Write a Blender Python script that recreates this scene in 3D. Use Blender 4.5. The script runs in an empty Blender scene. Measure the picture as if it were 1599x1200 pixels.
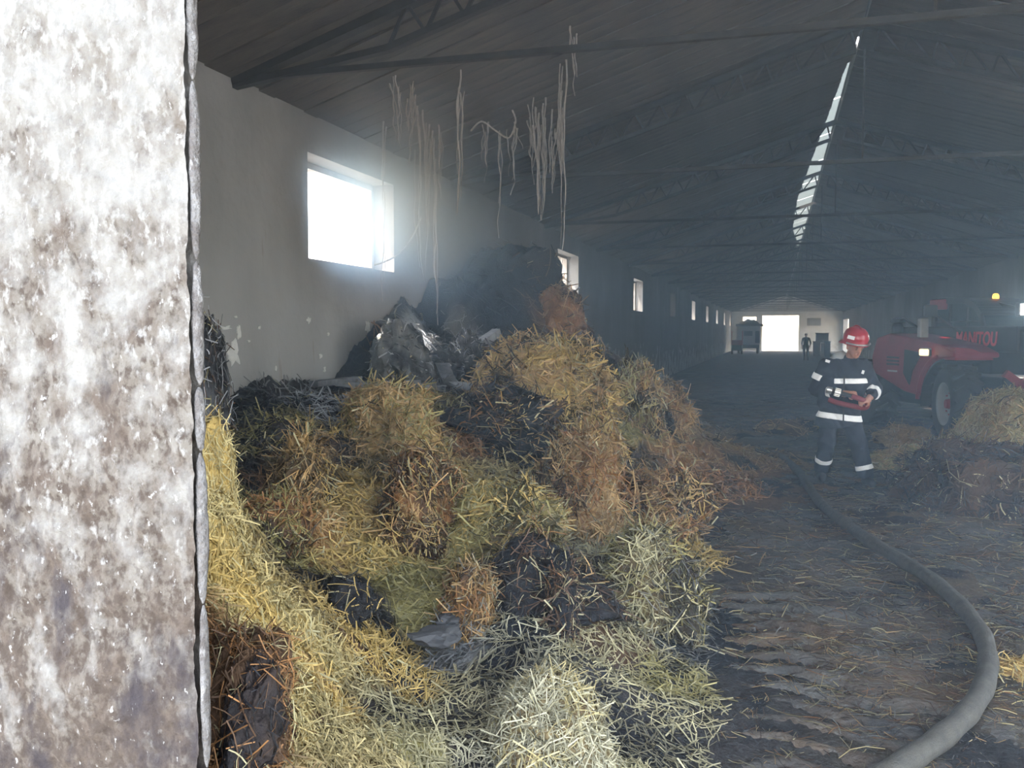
import bpy, bmesh, math
import numpy as np
from mathutils import Vector, Matrix, noise as mnoise

# ------------------------------------------------------------------ camera, world, lights
scene = bpy.context.scene
COL = scene.collection
F = 1400.0                                   # focal length in pixels of the 1599x1200 frame
CAM = np.array([0.0, 0.0, 1.75])
YAW = math.atan(411 / F); PITCH = math.atan(80 / F)
RV = np.array([math.cos(YAW), math.sin(YAW), 0.0])
HV = np.array([-math.sin(YAW), math.cos(YAW), 0.0])
FV = HV * math.cos(PITCH) - np.array([0, 0, 1.0]) * math.sin(PITCH)
UV = np.array([0, 0, 1.0]) * math.cos(PITCH) + HV * math.sin(PITCH)
cam = bpy.data.cameras.new('camera'); cam.sensor_width = 36; cam.lens = F / 1599 * 36
cam.clip_start = 0.05; cam.clip_end = 500
camo = bpy.data.objects.new('camera', cam); COL.objects.link(camo)
camo.location = CAM; camo.rotation_euler = (math.pi / 2 - PITCH, 0, YAW)
scene.camera = camo
vs = scene.view_settings
vs.view_transform = 'Standard'; vs.look = 'None'; vs.gamma = 1; vs.use_curve_mapping = False
vs.exposure = 3.65
w = bpy.data.worlds.new('sky'); scene.world = w; w.use_nodes = True
nt = w.node_tree; bg = nt.nodes['Background']
sk = nt.nodes.new('ShaderNodeTexSky'); sk.sky_type = 'NISHITA'; sk.sun_disc = False
sk.sun_elevation = math.radians(60); sk.sun_rotation = math.radians(237); sk.dust_density = 1.2; sk.air_density = 1.2
hs_ = nt.nodes.new('ShaderNodeHueSaturation'); hs_.inputs['Saturation'].default_value = .45
nt.links.new(sk.outputs[0], hs_.inputs['Color']); nt.links.new(hs_.outputs[0], bg.inputs[0]); bg.inputs[1].default_value = 0.17
sun = bpy.data.lights.new('sun', 'SUN'); sun.energy = 2.2; sun.angle = 0.01; sun.color = (1, .97, .92)
suno = bpy.data.objects.new('sun', sun); COL.objects.link(suno)
suno.rotation_euler = Vector((.50, .30, -1.0)).to_track_quat('-Z', 'Y').to_euler()
scene.cycles.use_denoising = True
scene.cycles.max_bounces = 7; scene.cycles.diffuse_bounces = 4; scene.cycles.volume_bounces = 1
scene.cycles.sample_clamp_indirect = 6
scene.cycles.caustics_reflective = False; scene.cycles.caustics_refractive = False

# ------------------------------------------------------------------ helpers
rng = np.random.default_rng(7)
def P(px, py, d):                            # a photo pixel at a distance along the view axis -> world point
    return CAM + d * (FV + RV * ((px - 799.5) / F) + UV * ((600 - py) / F))
def PY(px, py, Y):                           # the same on the plane at a barn depth Y
    r = FV + RV * ((px - 799.5) / F) + UV * ((600 - py) / F)
    return CAM + r * (Y / r[1])
def PX(px, py, X):
    r = FV + RV * ((px - 799.5) / F) + UV * ((600 - py) / F)
    return CAM + r * (X / r[0])
def PG(px, py, z=0.0):                       # the same on the ground
    r = FV + RV * ((px - 799.5) / F) + UV * ((600 - py) / F)
    return CAM + r * ((z - CAM[2]) / r[2])

def link(o, parent=None):
    COL.objects.link(o)
    if parent is not None: o.parent = parent
    return o
def tag(o, label=None, cat=None, group=None, kind=None):
    if label: o['label'] = label
    if cat: o['category'] = cat
    if group: o['group'] = group
    if kind: o['kind'] = kind
    return o
def empty(name, loc=(0, 0, 0), rz=0, label=None, cat=None, group=None):
    o = bpy.data.objects.new(name, None); link(o); o.location = loc; o.rotation_euler = (0, 0, rz)
    o.empty_display_size = .1
    return tag(o, label, cat, group)
def obj(name, bm, m, parent=None, smooth=False, loc=None):
    me = bpy.data.meshes.new(name)
    bmesh.ops.recalc_face_normals(bm, faces=bm.faces[:])
    bm.to_mesh(me); bm.free()
    if smooth: me.shade_smooth()
    if m: me.materials.append(m)
    o = bpy.data.objects.new(name, me); link(o, parent)
    if loc is not None: o.location = loc
    return o
def copy_tree(o, parent=None):
    c = o.copy(); COL.objects.link(c)
    if parent is not None: c.parent = parent
    for ch in [k for k in bpy.data.objects if k.parent == o]: copy_tree(ch, c)
    return c
def bx(bm, x0, x1, y0, y1, z0, z1, M=None, bev=0):
    r = bmesh.ops.create_cube(bm, size=1.0)
    vs_ = r['verts']
    for v in vs_:
        v.co = Vector((x0 + (v.co.x + .5) * (x1 - x0), y0 + (v.co.y + .5) * (y1 - y0), z0 + (v.co.z + .5) * (z1 - z0)))
    if bev > 0:
        es = list({e for v in vs_ for e in v.link_edges})
        rr = bmesh.ops.bevel(bm, geom=es, offset=bev, segments=2, affect='EDGES', profile=.5)
        vs_ = list({v for f in rr['faces'] for v in f.verts} | {v for v in vs_ if v.is_valid})
    if M is not None: bmesh.ops.transform(bm, matrix=M, verts=vs_)
    return bm
def frame_of(t, up=Vector((0, 0, 1))):
    t = t.normalized()
    if abs(t.dot(up)) > .98: up = Vector((1, 0, 0))
    a = t.cross(up).normalized(); b = a.cross(t).normalized()
    return a, b
def tube(bm, pts, r, seg=8, cap=True):
    pts = [Vector(p) for p in pts]; n = len(pts)
    rs = r if hasattr(r, '__len__') else [r] * n
    rings = []
    for i, p in enumerate(pts):
        t = (pts[min(i + 1, n - 1)] - pts[max(i - 1, 0)])
        a, b = frame_of(t)
        rings.append([bm.verts.new(p + (a * math.cos(2 * math.pi * k / seg) + b * math.sin(2 * math.pi * k / seg)) * rs[i]) for k in range(seg)])
    for i in range(n - 1):
        for k in range(seg):
            bm.faces.new((rings[i][k], rings[i][(k + 1) % seg], rings[i + 1][(k + 1) % seg], rings[i + 1][k]))
    if cap:
        bm.faces.new(rings[0][::-1]); bm.faces.new(rings[-1])
    return bm
def bar(bm, p, q, w, h, up=Vector((0, 0, 1))):
    p, q = Vector(p), Vector(q); a, b = frame_of(q - p, up)
    vs_ = []
    for c in (p, q):
        vs_.append([bm.verts.new(c + a * sx * w / 2 + b * sy * h / 2) for sx, sy in ((-1, -1), (1, -1), (1, 1), (-1, 1))])
    for k in range(4): bm.faces.new((vs_[0][k], vs_[0][(k + 1) % 4], vs_[1][(k + 1) % 4], vs_[1][k]))
    bm.faces.new(vs_[0][::-1]); bm.faces.new(vs_[1])
    return bm
def lathe(bm, prof, seg=32, M=None, cap=True):
    rings = []; new = []
    for r, z in prof:
        ring = [bm.verts.new((r * math.cos(2 * math.pi * k / seg), r * math.sin(2 * math.pi * k / seg), z)) for k in range(seg)]
        rings.append(ring); new += ring
    for i in range(len(rings) - 1):
        for k in range(seg):
            bm.faces.new((rings[i][k], rings[i][(k + 1) % seg], rings[i + 1][(k + 1) % seg], rings[i + 1][k]))
    if cap: bm.faces.new(rings[0][::-1]); bm.faces.new(rings[-1])
    if M is not None: bmesh.ops.transform(bm, matrix=M, verts=new)
    return bm
def prism(bm, poly, M, depth):               # polygon in local xz extruded along local y
    a = [bm.verts.new(M @ Vector((x, 0, z))) for x, z in poly]
    b = [bm.verts.new(M @ Vector((x, depth, z))) for x, z in poly]
    n = len(poly)
    for k in range(n): bm.faces.new((a[k], a[(k + 1) % n], b[(k + 1) % n], b[k]))
    bm.faces.new(a[::-1]); bm.faces.new(b)
    return bm
def np_mesh(name, V, Fq, m, parent=None, col=None, smooth=True):
    me = bpy.data.meshes.new(name)
    V = np.ascontiguousarray(V, np.float32); Fq = np.ascontiguousarray(Fq, np.int32); k = Fq.shape[1]
    me.vertices.add(len(V)); me.vertices.foreach_set('co', V.ravel())
    me.loops.add(Fq.size); me.loops.foreach_set('vertex_index', Fq.ravel())
    me.polygons.add(len(Fq)); me.polygons.foreach_set('loop_start', np.arange(0, Fq.size, k, dtype=np.int32))
    me.update(calc_edges=True); me.validate()
    if col is not None:
        at = me.color_attributes.new('tint', 'FLOAT_COLOR', 'POINT')
        c = np.ones((len(V), 4), np.float32); c[:, :3] = col
        at.data.foreach_set('color', c.ravel())
    if smooth: me.shade_smooth()
    if m: me.materials.append(m)
    o = bpy.data.objects.new(name, me); link(o, parent)
    return o
def grid_faces(nu, nv):
    i = np.arange(nu - 1)[:, None] * nv + np.arange(nv - 1)[None, :]
    return np.stack([i, i + nv, i + nv + 1, i + 1], -1).reshape(-1, 4)
def hash_noise(x, y, z=None, seed=0):        # smooth value noise, numpy
    if z is None: z = np.zeros_like(x)
    xi, yi, zi = np.floor(x).astype(np.int64), np.floor(y).astype(np.int64), np.floor(z).astype(np.int64)
    xf, yf, zf = x - xi, y - yi, z - zi
    s = lambda t: t * t * (3 - 2 * t)
    u, v, ww = s(xf), s(yf), s(zf)
    def h(a, b, c):
        n = (a * 374761393 + b * 668265263 + c * 2147483647 + seed * 1274126177) & 0xffffffff
        n = ((n ^ (n >> 13)) * 1274126177) & 0xffffffff
        n = n ^ (n >> 16)
        return (n & 0xffff) / 32767.5 - 1
    L = lambda a, b, t: a + (b - a) * t
    r = []
    for c in (0, 1):
        r.append(L(L(h(xi, yi, zi + c), h(xi + 1, yi, zi + c), u), L(h(xi, yi + 1, zi + c), h(xi + 1, yi + 1, zi + c), u), v))
    return L(r[0], r[1], ww)
def fbm(x, y, z=None, oct=4, seed=0):
    t = 0; a = 1; s = 0
    for k in range(oct):
        f = 2.03 ** k
        t = t + a * hash_noise(x * f + 17.3 * k, y * f - 9.1 * k, None if z is None else z * f + 5.7 * k, seed + k); s += a; a *= .5
    return t / s

# ------------------------------------------------------------------ materials
def lin(c):
    return tuple(((v / 255) / 12.92 if v / 255 < .04045 else ((v / 255 + .055) / 1.055) ** 2.4) for v in c)
def mat(name, col=(.5, .5, .5), rough=.7, metal=0., noise=0., nscale=8., bump=0., bscale=40., col2=None, spec=.5, emit=None, estr=0., stretch=None, contrast=.25):
    m = bpy.data.materials.new(name); m.use_nodes = True
    n = m.node_tree.nodes; l = m.node_tree.links; b = n['Principled BSDF']
    b.inputs['Roughness'].default_value = rough; b.inputs['Metallic'].default_value = metal
    b.inputs['Specular IOR Level'].default_value = spec
    tc = n.new('ShaderNodeTexCoord'); mp = n.new('ShaderNodeMapping'); l.new(tc.outputs['Object'], mp.inputs[0])
    if stretch: mp.inputs['Scale'].default_value = stretch
    if col2 is None and noise: col2 = tuple(max(0, c * (1 - noise)) for c in col)
    if col2 is not None:
        t = n.new('ShaderNodeTexNoise'); t.inputs['Scale'].default_value = nscale; t.inputs['Detail'].default_value = 7
        t.inputs['Roughness'].default_value = .62
        l.new(mp.outputs[0], t.inputs[0])
        r = n.new('ShaderNodeValToRGB'); r.color_ramp.elements[0].position = .5 - contrast; r.color_ramp.elements[1].position = .5 + contrast
        r.color_ramp.elements[0].color = (*col2, 1); r.color_ramp.elements[1].color = (*col, 1)
        l.new(t.outputs[0], r.inputs[0]); l.new(r.outputs[0], b.inputs['Base Color'])
    else:
        b.inputs['Base Color'].default_value = (*col, 1)
    if bump:
        t2 = n.new('ShaderNodeTexNoise'); t2.inputs['Scale'].default_value = bscale; t2.inputs['Detail'].default_value = 5
        l.new(mp.outputs[0], t2.inputs[0])
        bp = n.new('ShaderNodeBump'); bp.inputs['Strength'].default_value = bump; bp.inputs['Distance'].default_value = .02
        l.new(t2.outputs[0], bp.inputs['Height']); l.new(bp.outputs[0], b.inputs['Normal'])
    if emit:
        b.inputs['Emission Color'].default_value = (*emit, 1); b.inputs['Emission Strength'].default_value = estr
    return m
def tint_mat(name, rough=.75, bump=0., bscale=90., trans=0.):
    m = mat(name, rough=rough, bump=bump, bscale=bscale, spec=.25)
    n = m.node_tree.nodes; l = m.node_tree.links; b = n['Principled BSDF']
    a = n.new('ShaderNodeAttribute'); a.attribute_name = 'tint'
    l.new(a.outputs['Color'], b.inputs['Base Color'])
    return m
def layered(name, base, patches, rough=.9, bump=.3, bscale=30, streak=None):
    """base colour with worn patches: list of (colour, scale, threshold, softness, stretch, zlo, zhi)"""
    m = mat(name, base, rough=rough, bump=bump, bscale=bscale, spec=.2)
    n = m.node_tree.nodes; l = m.node_tree.links; b = n['Principled BSDF']
    tc = n.new('ShaderNodeTexCoord'); cur = None
    g = n.new('ShaderNodeSeparateXYZ'); l.new(tc.outputs['Object'], g.inputs[0])
    for k, (c, sc, th, so, st, zlo, zhi) in enumerate(patches):
        mp = n.new('ShaderNodeMapping'); mp.inputs['Scale'].default_value = st; mp.inputs['Location'].default_value = (k * 3.7, k * 1.9, k * 5.3)
        l.new(tc.outputs['Object'], mp.inputs[0])
        t = n.new('ShaderNodeTexNoise'); t.inputs['Scale'].default_value = sc; t.inputs['Detail'].default_value = 8; t.inputs['Roughness'].default_value = .6
        l.new(mp.outputs[0], t.inputs[0])
        fac = t.outputs[0]
        if zlo is not None:
            mr = n.new('ShaderNodeMapRange'); mr.inputs[1].default_value = zlo; mr.inputs[2].default_value = zhi
            mr.inputs[3].default_value = -.22; mr.inputs[4].default_value = .22
            l.new(g.outputs[2], mr.inputs[0])
            ad = n.new('ShaderNodeMath'); ad.operation = 'ADD'; l.new(fac, ad.inputs[0]); l.new(mr.outputs[0], ad.inputs[1]); fac = ad.outputs[0]
        mr2 = n.new('ShaderNodeMapRange'); mr2.inputs[1].default_value = th - so; mr2.inputs[2].default_value = th + so
        l.new(fac, mr2.inputs[0])
        mx = n.new('ShaderNodeMix'); mx.data_type = 'RGBA'
        l.new(mr2.outputs[0], mx.inputs[0])
        if cur is None: mx.inputs[6].default_value = (*base, 1)
        else: l.new(cur, mx.inputs[6])
        mx.inputs[7].default_value = (*c, 1); cur = mx.outputs[2]
    l.new(cur, b.inputs['Base Color'])
    return m
def soft_volume_mat(name, dens, seed=0., col=(.54, .76, 1), aniso=.7):
    m = volume_mat(name, dens, col, aniso)
    n = m.node_tree.nodes; l = m.node_tree.links; v = [k for k in n if k.type == 'VOLUME_SCATTER'][0]
    tc = n.new('ShaderNodeTexCoord')
    ln = n.new('ShaderNodeVectorMath'); ln.operation = 'LENGTH'; l.new(tc.outputs['Object'], ln.inputs[0])
    t = n.new('ShaderNodeTexNoise'); t.inputs['Scale'].default_value = 1.6; t.inputs['Detail'].default_value = 2
    mp = n.new('ShaderNodeMapping'); mp.inputs['Location'].default_value = (seed, seed * 2, 0); l.new(tc.outputs['Object'], mp.inputs[0]); l.new(mp.outputs[0], t.inputs[0])
    a = n.new('ShaderNodeMath'); a.operation = 'MULTIPLY_ADD'; a.inputs[1].default_value = .55; l.new(t.outputs[0], a.inputs[0]); l.new(ln.outputs['Value'], a.inputs[2])
    mr = n.new('ShaderNodeMapRange'); mr.interpolation_type = 'SMOOTHSTEP'
    mr.inputs[1].default_value = 1.25; mr.inputs[2].default_value = .25; mr.inputs[3].default_value = 0; mr.inputs[4].default_value = dens
    l.new(a.outputs[0], mr.inputs[0]); l.new(mr.outputs[0], v.inputs['Density'])
    return m
def volume_mat(name, dens, col=(.54, .76, 1), aniso=.35):
    m = bpy.data.materials.new(name); m.use_nodes = True
    n = m.node_tree.nodes; l = m.node_tree.links
    n.remove(n['Principled BSDF'])
    v = n.new('ShaderNodeVolumeScatter'); v.inputs['Color'].default_value = (*col, 1)
    v.inputs['Density'].default_value = dens; v.inputs['Anisotropy'].default_value = aniso
    l.new(v.outputs[0], n['Material Output'].inputs['Volume'])
    return m

XL, XR, XRIDGE = -4.2, 6.1, .95              # barn inner faces and ridge
ZE, ZR = 3.78, 5.45                          # eave and ridge
YF, YB = 1.5, 91.0                           # front wall outer face, rear gable inner face
JX = -1.085                                  # left door jamb

M_plaster = layered('old_plaster', (.265, .262, .258), [
    ((.205, .20, .196), .6, .52, .15, (1, 1, .35), None, None),
    ((.16, .155, .15), .9, .56, .22, (1, 1, .5), 1.2, 5.0),
    ((.09, .088, .086), .5, .70, .16, (1, .5, .35), 1.0, 4.2),
    ((.48, .48, .46), 3.0, .665, .02, (1, 1, .8), 2.6, .3),
    ((.20, .18, .16), 7.0, .69, .03, (1, 1, .12), None, None)], bump=.35, bscale=14)
M_whitewash = layered('pale_whitewash', (.62, .60, .54), [
    ((.45, .43, .38), 1.2, .55, .2, (1, 1, .5), None, None),
    ((.75, .74, .70), 3.0, .62, .05, (1, 1, 1), 2.0, 0)], bump=.25)
M_board = mat('sooty_roof_board', (.105, .086, .070), rough=.9, col2=(.036, .033, .032), nscale=2.2, stretch=(1, 3, 1), bump=.3, bscale=25)
M_steel = mat('sooty_steel', (.05, .048, .046), rough=.8, metal=.2, noise=.5, nscale=6)
M_woodframe = mat('weathered_window_wood', (.34, .31, .28), rough=.85, noise=.4, nscale=14, bump=.2)
M_gable = layered('gable_boards', (.58, .53, .44), [((.42, .37, .29), 2.0, .55, .1, (.3, 1, 2), None, None)], bump=.2)
# ------------------------------------------------------------------ the barn
def struct(name, bm, m, parent=None):
    o = obj(name, bm, m, parent)
    if parent is None: o['kind'] = 'structure'
    return o
WT = .42
WIN = [(7.56 + 10 * k, 9.52 + 10 * k) for k in range(9)]
ZS, ZT = 2.44, 3.43                          # window sill and head
bm = bmesh.new()
bx(bm, XL - WT, XL, YF, YB + .4, -.2, ZS); bx(bm, XL - WT, XL, YF, YB + .4, ZT, ZE + .12)
ys = [YF] + [v for a in WIN for v in a] + [YB + .4]
for a, b in zip(ys[0::2], ys[1::2]): bx(bm, XL - WT, XL, a, b, ZS, ZT)
struct('wall_left', bm, M_plaster)
SD0, SD1, SDH = 3.2, 9.4, 3.3                # unseen wide side opening, added in the right wall to bring daylight in
bm = bmesh.new(); bx(bm, XR, XR + WT, YF, SD0, -.2, ZE + .12); bx(bm, XR, XR + WT, SD1, 83.5, -.2, ZE + .12); bx(bm, XR, XR + WT, SD0, SD1, SDH, ZE + .12)
bx(bm, XR, XR + WT, 83.5, 90, 3.0, ZE + .12); bx(bm, XR, XR + WT, 90, YB + .4, -.2, ZE + .12)   # second side opening, added at the far end to light the gable
struct('wall_right', bm, M_plaster)
# windows: wooden frames set near the outer face
M_dirty = mat('dusty_glass', (.5, .48, .45), rough=.6, noise=.3)
nb = M_dirty.node_tree.nodes; tr = nb.new('ShaderNodeBsdfTranslucent'); tr.inputs[0].default_value = (.35, .33, .3, 1)
mxs = nb.new('ShaderNodeMixShader'); mxs.inputs[0].default_value = .6
M_dirty.node_tree.links.new(nb['Principled BSDF'].outputs[0], mxs.inputs[1]); M_dirty.node_tree.links.new(tr.outputs[0], mxs.inputs[2])
M_dirty.node_tree.links.new(mxs.outputs[0], nb['Material Output'].inputs[0])
for k, (a, b) in enumerate(WIN):
    o = bpy.data.objects.new('window_%d' % (k + 1), None); link(o); o.location = (XL - .3, a, ZS); o['kind'] = 'structure'
    W, H = b - a, ZT - ZS
    def piece(nm, *q):
        bm = bmesh.new(); bx(bm, *q); return obj(nm, bm, M_woodframe, o)
    piece('frame_sill', -.05, .05, 0, W, 0, .05); piece('frame_head', -.05, .05, 0, W, H - .06, H)
    piece('frame_side', -.05, .05, 0, .06, .05, H - .06); piece('frame_side', -.05, .05, W - .06, W, .05, H - .06)
    if k == 0:
        piece('mullion', -.03, .03, .42, .47, .05, H - .06)
    else:
        piece('mullion', -.03, .03, W * .36, W * .36 + .05, .05, H - .06); piece('mullion', -.03, .03, W * .68, W * .68 + .05, .05, H - .06)
    if k == 3:
        for j, (u, v) in enumerate(((.06, .36 * W), (.36 * W + .05, .68 * W), (.68 * W + .05, W - .06))):
            bm = bmesh.new(); bx(bm, -.004, .004, u, v, .05, H - .06); obj('pane', bm, M_dirty, o)
# roof: boards running from eave to ridge, each a piece, up to Y 32; beyond that one joined part
roof = bpy.data.objects.new('roof', None); link(roof); roof['kind'] = 'structure'; roof.location = (XRIDGE, YF, ZE)
def slope_pt(side, s):                       # s 0 at eave, 1 at ridge
    xe = XL - .35 if side < 0 else XR + .35
    ze = ZE - .35 * (ZR - ZE) / (XRIDGE - XL)
    return Vector((xe + (XRIDGE - xe) * s, 0, ze + (ZR - ze) * s))
def gap(Y):
    if Y < 13.1 or Y > 41: return 0.02
    return .07 + .40 * min(1, (Y - 13.1) / 12) * (1 if Y < 33 else max(.25, (41 - Y) / 8))
bw = .25
def board_mesh(bm, side, y, s1, dz, org):
    p, q = slope_pt(side, 0) - org, slope_pt(side, s1) - org
    n = Vector((-(q - p).z, 0, (q - p).x)).normalized()
    if n.z < 0: n = -n
    n2 = n * .022; off = n * dz
    a = [p + off, q + off, q + off + n2, p + off + n2]
    lo = [bm.verts.new(v + Vector((0, y + .004, 0))) for v in a]; hi = [bm.verts.new(v + Vector((0, y + bw - .004, 0))) for v in a]
    for k in range(4): bm.faces.new((lo[k], lo[(k + 1) % 4], hi[(k + 1) % 4], hi[k]))
    bm.faces.new(lo[::-1]); bm.faces.new(hi)
sl = (slope_pt(-1, 1) - slope_pt(-1, 0)).length
org = Vector((XRIDGE, 0, ZE))
proto = {}
for side in (-1, 1):
    far = bmesh.new()
    y = YF
    while y < YB + .4:
        g = gap(y) if side < 0 else .02
        dz = [0, .012, .005, .018][int(abs(hash_noise(np.array([y * 7.1]), np.array([side * 3.3]))[0]) * 3.99)]
        if y < 32:
            key = (side, round(g, 2), dz)
            if key not in proto:
                bm = bmesh.new(); board_mesh(bm, side, 0, 1 - g / sl, dz, org)
                bmesh.ops.recalc_face_normals(bm, faces=bm.faces[:])
                me = bpy.data.meshes.new('roof_board'); bm.to_mesh(me); bm.free(); me.materials.append(M_board); proto[key] = me
            o = bpy.data.objects.new('roof_board', proto[key]); link(o, roof); o.location = (0, y - YF, 0)
        else:
            board_mesh(far, side, y - YF, 1 - g / sl, dz, org)
        y += bw
    o = obj('far_roof_boards', far, M_board, roof); o['kind'] = 'stuff'
# roof skin above the boards (corrugated sheets), with the open ridge strip and a few holes left out
M_sheet = mat('old_cement_sheet', (.30, .29, .28), rough=.9, noise=.4, nscale=3)
holes_r = [(25.5, .55)]
for side in (-1, 1):
    bm = bmesh.new()
    yy = YF - 1.5  # front overhang, out of view, added to shade the jamb wall
    while yy < YB + .7:
        g = gap(yy + .3) if side < 0 else .02
        p, q = slope_pt(side, -.03), slope_pt(side, 1 - g / sl)
        up = Vector((0, 0, .07))
        c = [p + up, q + up, q + up * 1.4, p + up * 1.4]
        lo = [bm.verts.new(v + Vector((0, yy, 0))) for v in c]; hi = [bm.verts.new(v + Vector((0, yy + .6, 0))) for v in c]
        for k in range(4): bm.faces.new((lo[k], lo[(k + 1) % 4], hi[(k + 1) % 4], hi[k]))
        bm.faces.new(lo[::-1]); bm.faces.new(hi)
        yy += .6
    o = obj('roof_sheeting', bm, M_sheet, roof); o.matrix_parent_inverse = Matrix.Translation(-roof.location)
# ridge caps with gaps where daylight shows as dots
M_cap = mat('ridge_cap_metal', (.16, .155, .15), rough=.7, noise=.3)
gapsY = [(12.55, .3), (31.2, .35), (34.4, .3), (38.4, .35), (45.5, .25), (55, .35), (63, .3), (72, .3), (88, .5)]
edges = [YF - 1.5] + [v for y, l_ in gapsY for v in (y, y + l_)] + [YB + .7]
for a, b in zip(edges[0::2], edges[1::2]):
    segs = max(1, round((b - a) / 2.4)); L = (b - a) / segs
    for k in range(segs):
        y0 = a + k * L
        bm = bmesh.new(); bar(bm, (XRIDGE + .13, y0, ZR + .075), (XRIDGE + .13, y0 + L - .012, ZR + .075), .28, .02, Vector((.3, 0, 1)))
        if not (13 < y0 + L / 2 < 41):
            bar(bm, (XRIDGE - .13, y0, ZR + .075), (XRIDGE - .13, y0 + L - .012, ZR + .075), .28, .02, Vector((-.3, 0, 1)))
        o = obj('ridge_cap', bm, M_cap, roof); o.matrix_parent_inverse = Matrix.Translation(-roof.location)
# translucent sheets over the open strip
M_sky = mat('clouded_skylight_plastic', (.35, .36, .36), rough=.5, noise=.25, nscale=2)
nb = M_sky.node_tree.nodes; tr = nb.new('ShaderNodeBsdfTranslucent'); tr.inputs[0].default_value = (.24, .26, .26, 1)
mxs = nb.new('ShaderNodeMixShader'); mxs.inputs[0].default_value = .75
M_sky.node_tree.links.new(nb['Principled BSDF'].outputs[0], mxs.inputs[1]); M_sky.node_tree.links.new(tr.outputs[0], mxs.inputs[2])
M_sky.node_tree.links.new(mxs.outputs[0], nb['Material Output'].inputs[0])
y0 = 13.0
while y0 < 41:
    bm = bmesh.new(); bar(bm, (XRIDGE - .29, y0, ZR + .03), (XRIDGE - .29, y0 + 2.6, ZR + .03), .66, .012, Vector((-.31, 0, 1)))
    o = obj('skylight_sheet', bm, M_sky, roof); o.matrix_parent_inverse = Matrix.Translation(-roof.location)
    y0 += 2.72
# trusses
def truss_proto(label):
    t = empty('roof_truss', (XRIDGE, 0, ZE), 0, label, 'truss', 'steel roof trusses')
    half = XRIDGE - XL; rise = ZR - ZE - .03
    sl_ = math.hypot(half, rise)
    for s in (-1, 1):
        e, r = Vector((s * half, 0, -.02)), Vector((0, 0, rise - .06))
        bm = bmesh.new(); bar(bm, e, r, .10, .07); obj('rafter', bm, M_steel, t)
        n = Vector((0, 0, -.27))
        e2, r2 = e.lerp(r, .09) + Vector((0, 0, -.04)), r.lerp(e, .02) + n
        m1 = e.lerp(r, .26) + n
        bm = bmesh.new(); bar(bm, e + Vector((0, 0, -.03)), m1, .07, .05); bar(bm, m1, r2, .07, .05); obj('lower_chord', bm, M_steel, t)
        k = 0; N = 12
        for k in range(N):
            u = .26 + .74 * k / N; v = .26 + .74 * (k + .5) / N; x = .26 + .74 * (k + 1) / N
            low = lambda q: m1.lerp(r2, (q - .26) / .74)
            bm = bmesh.new(); bar(bm, low(u), e.lerp(r, v), .025, .025); obj('web_bar', bm, M_steel, t)
            bm = bmesh.new(); bar(bm, e.lerp(r, v), low(x), .025, .025); obj('web_bar', bm, M_steel, t)
    bm = bmesh.new(); bar(bm, (-half, 0, 0), (half, 0, 0), .05, .045); obj('tie_beam', bm, M_steel, t)
    bm = bmesh.new(); bar(bm, (0, 0, 0), (0, 0, rise - .35), .02, .02); obj('hanger', bm, M_steel, t)
    return t
names = ['nearest', 'second', 'third', 'fourth', 'fifth']
tp = truss_proto('sooty steel roof truss nearest the doorway, its rafter rising above the left wall')
tp.location.y = 6.4
for k in range(1, 17):
    c = copy_tree(tp); c.location.y = 6.4 + 5.05 * k
    if k == 1: c['label'] = 'second steel roof truss from the doorway, tie beam crossing above the window'
    elif k == 2: c['label'] = 'third steel roof truss from the doorway, under the bright ridge strip'
    elif k == 3: c['label'] = 'fourth steel roof truss from the doorway, pale tie beam above the loader'
    else: c['label'] = '%s steel roof truss from the doorway, in the receding row down the barn' % ['fifth', 'sixth', 'seventh', 'eighth', 'ninth', 'tenth', 'eleventh', 'twelfth', 'thirteenth', 'fourteenth', 'fifteenth', 'sixteenth', 'seventeenth'][k - 4]
# rear gable
dl, dr, dh = PY(1190, 520, YB)[0], PY(1247, 520, YB)[0], PY(1215, 493, YB)[2]
wl, wr = PY(1160, 500, YB)[0], PY(1181, 500, YB)[0]; wz0, wz1 = PY(1170, 502, YB)[2], PY(1170, 495, YB)[2]
bm = bmesh.new()
bx(bm, XL, wl, YB, YB + .35, 0, ZE); bx(bm, wr, dl, YB, YB + .35, 0, ZE); bx(bm, wl, wr, YB, YB + .35, 0, wz0); bx(bm, wl, wr, YB, YB + .35, wz1, ZE)
bx(bm, dr, XR, YB, YB + .35, 0, ZE); bx(bm, dl, dr, YB, YB + .35, dh, ZE)
gw = struct('wall_back', bm, M_whitewash)
nrow = 8
for k in range(nrow):
    z0 = ZE + (ZR - ZE) * k / nrow; z1 = ZE + (ZR - ZE) * (k + 1) / nrow - .025
    xa = XL + (XRIDGE - XL) * k / nrow; xb = XR + (XRIDGE - XR) * k / nrow
    xa2 = XL + (XRIDGE - XL) * (k + 1) / nrow; xb2 = XR + (XRIDGE - XR) * (k + 1) / nrow
    bm = bmesh.new(); prism(bm, [(xa, z0), (xb, z0), (xb2 - .02, z1), (xa2 + .02, z1)], Matrix.Translation((0, YB + .02, 0)), .04)
    obj('gable_board', bm, M_gable, gw)
bm = bmesh.new(); prism(bm, [(XL, ZE), (XR, ZE), (XRIDGE, ZR)], Matrix.Translation((0, YB + .07, 0)), .05); obj('gable_backing', bm, M_steel, gw)
M_panel = mat('grey_notice_panel', (.20, .19, .17), rough=.8, noise=.4, nscale=4)
p0, p1 = PY(1260, 509, YB), PY(1282, 497, YB)
bm = bmesh.new(); bx(bm, p0[0], p1[0], YB - .05, YB - .001, p0[2], p1[2], bev=.01)
tag(obj('notice_board', bm, M_panel), 'grey rectangular board on the far end wall right of the doorway', 'board')
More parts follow.
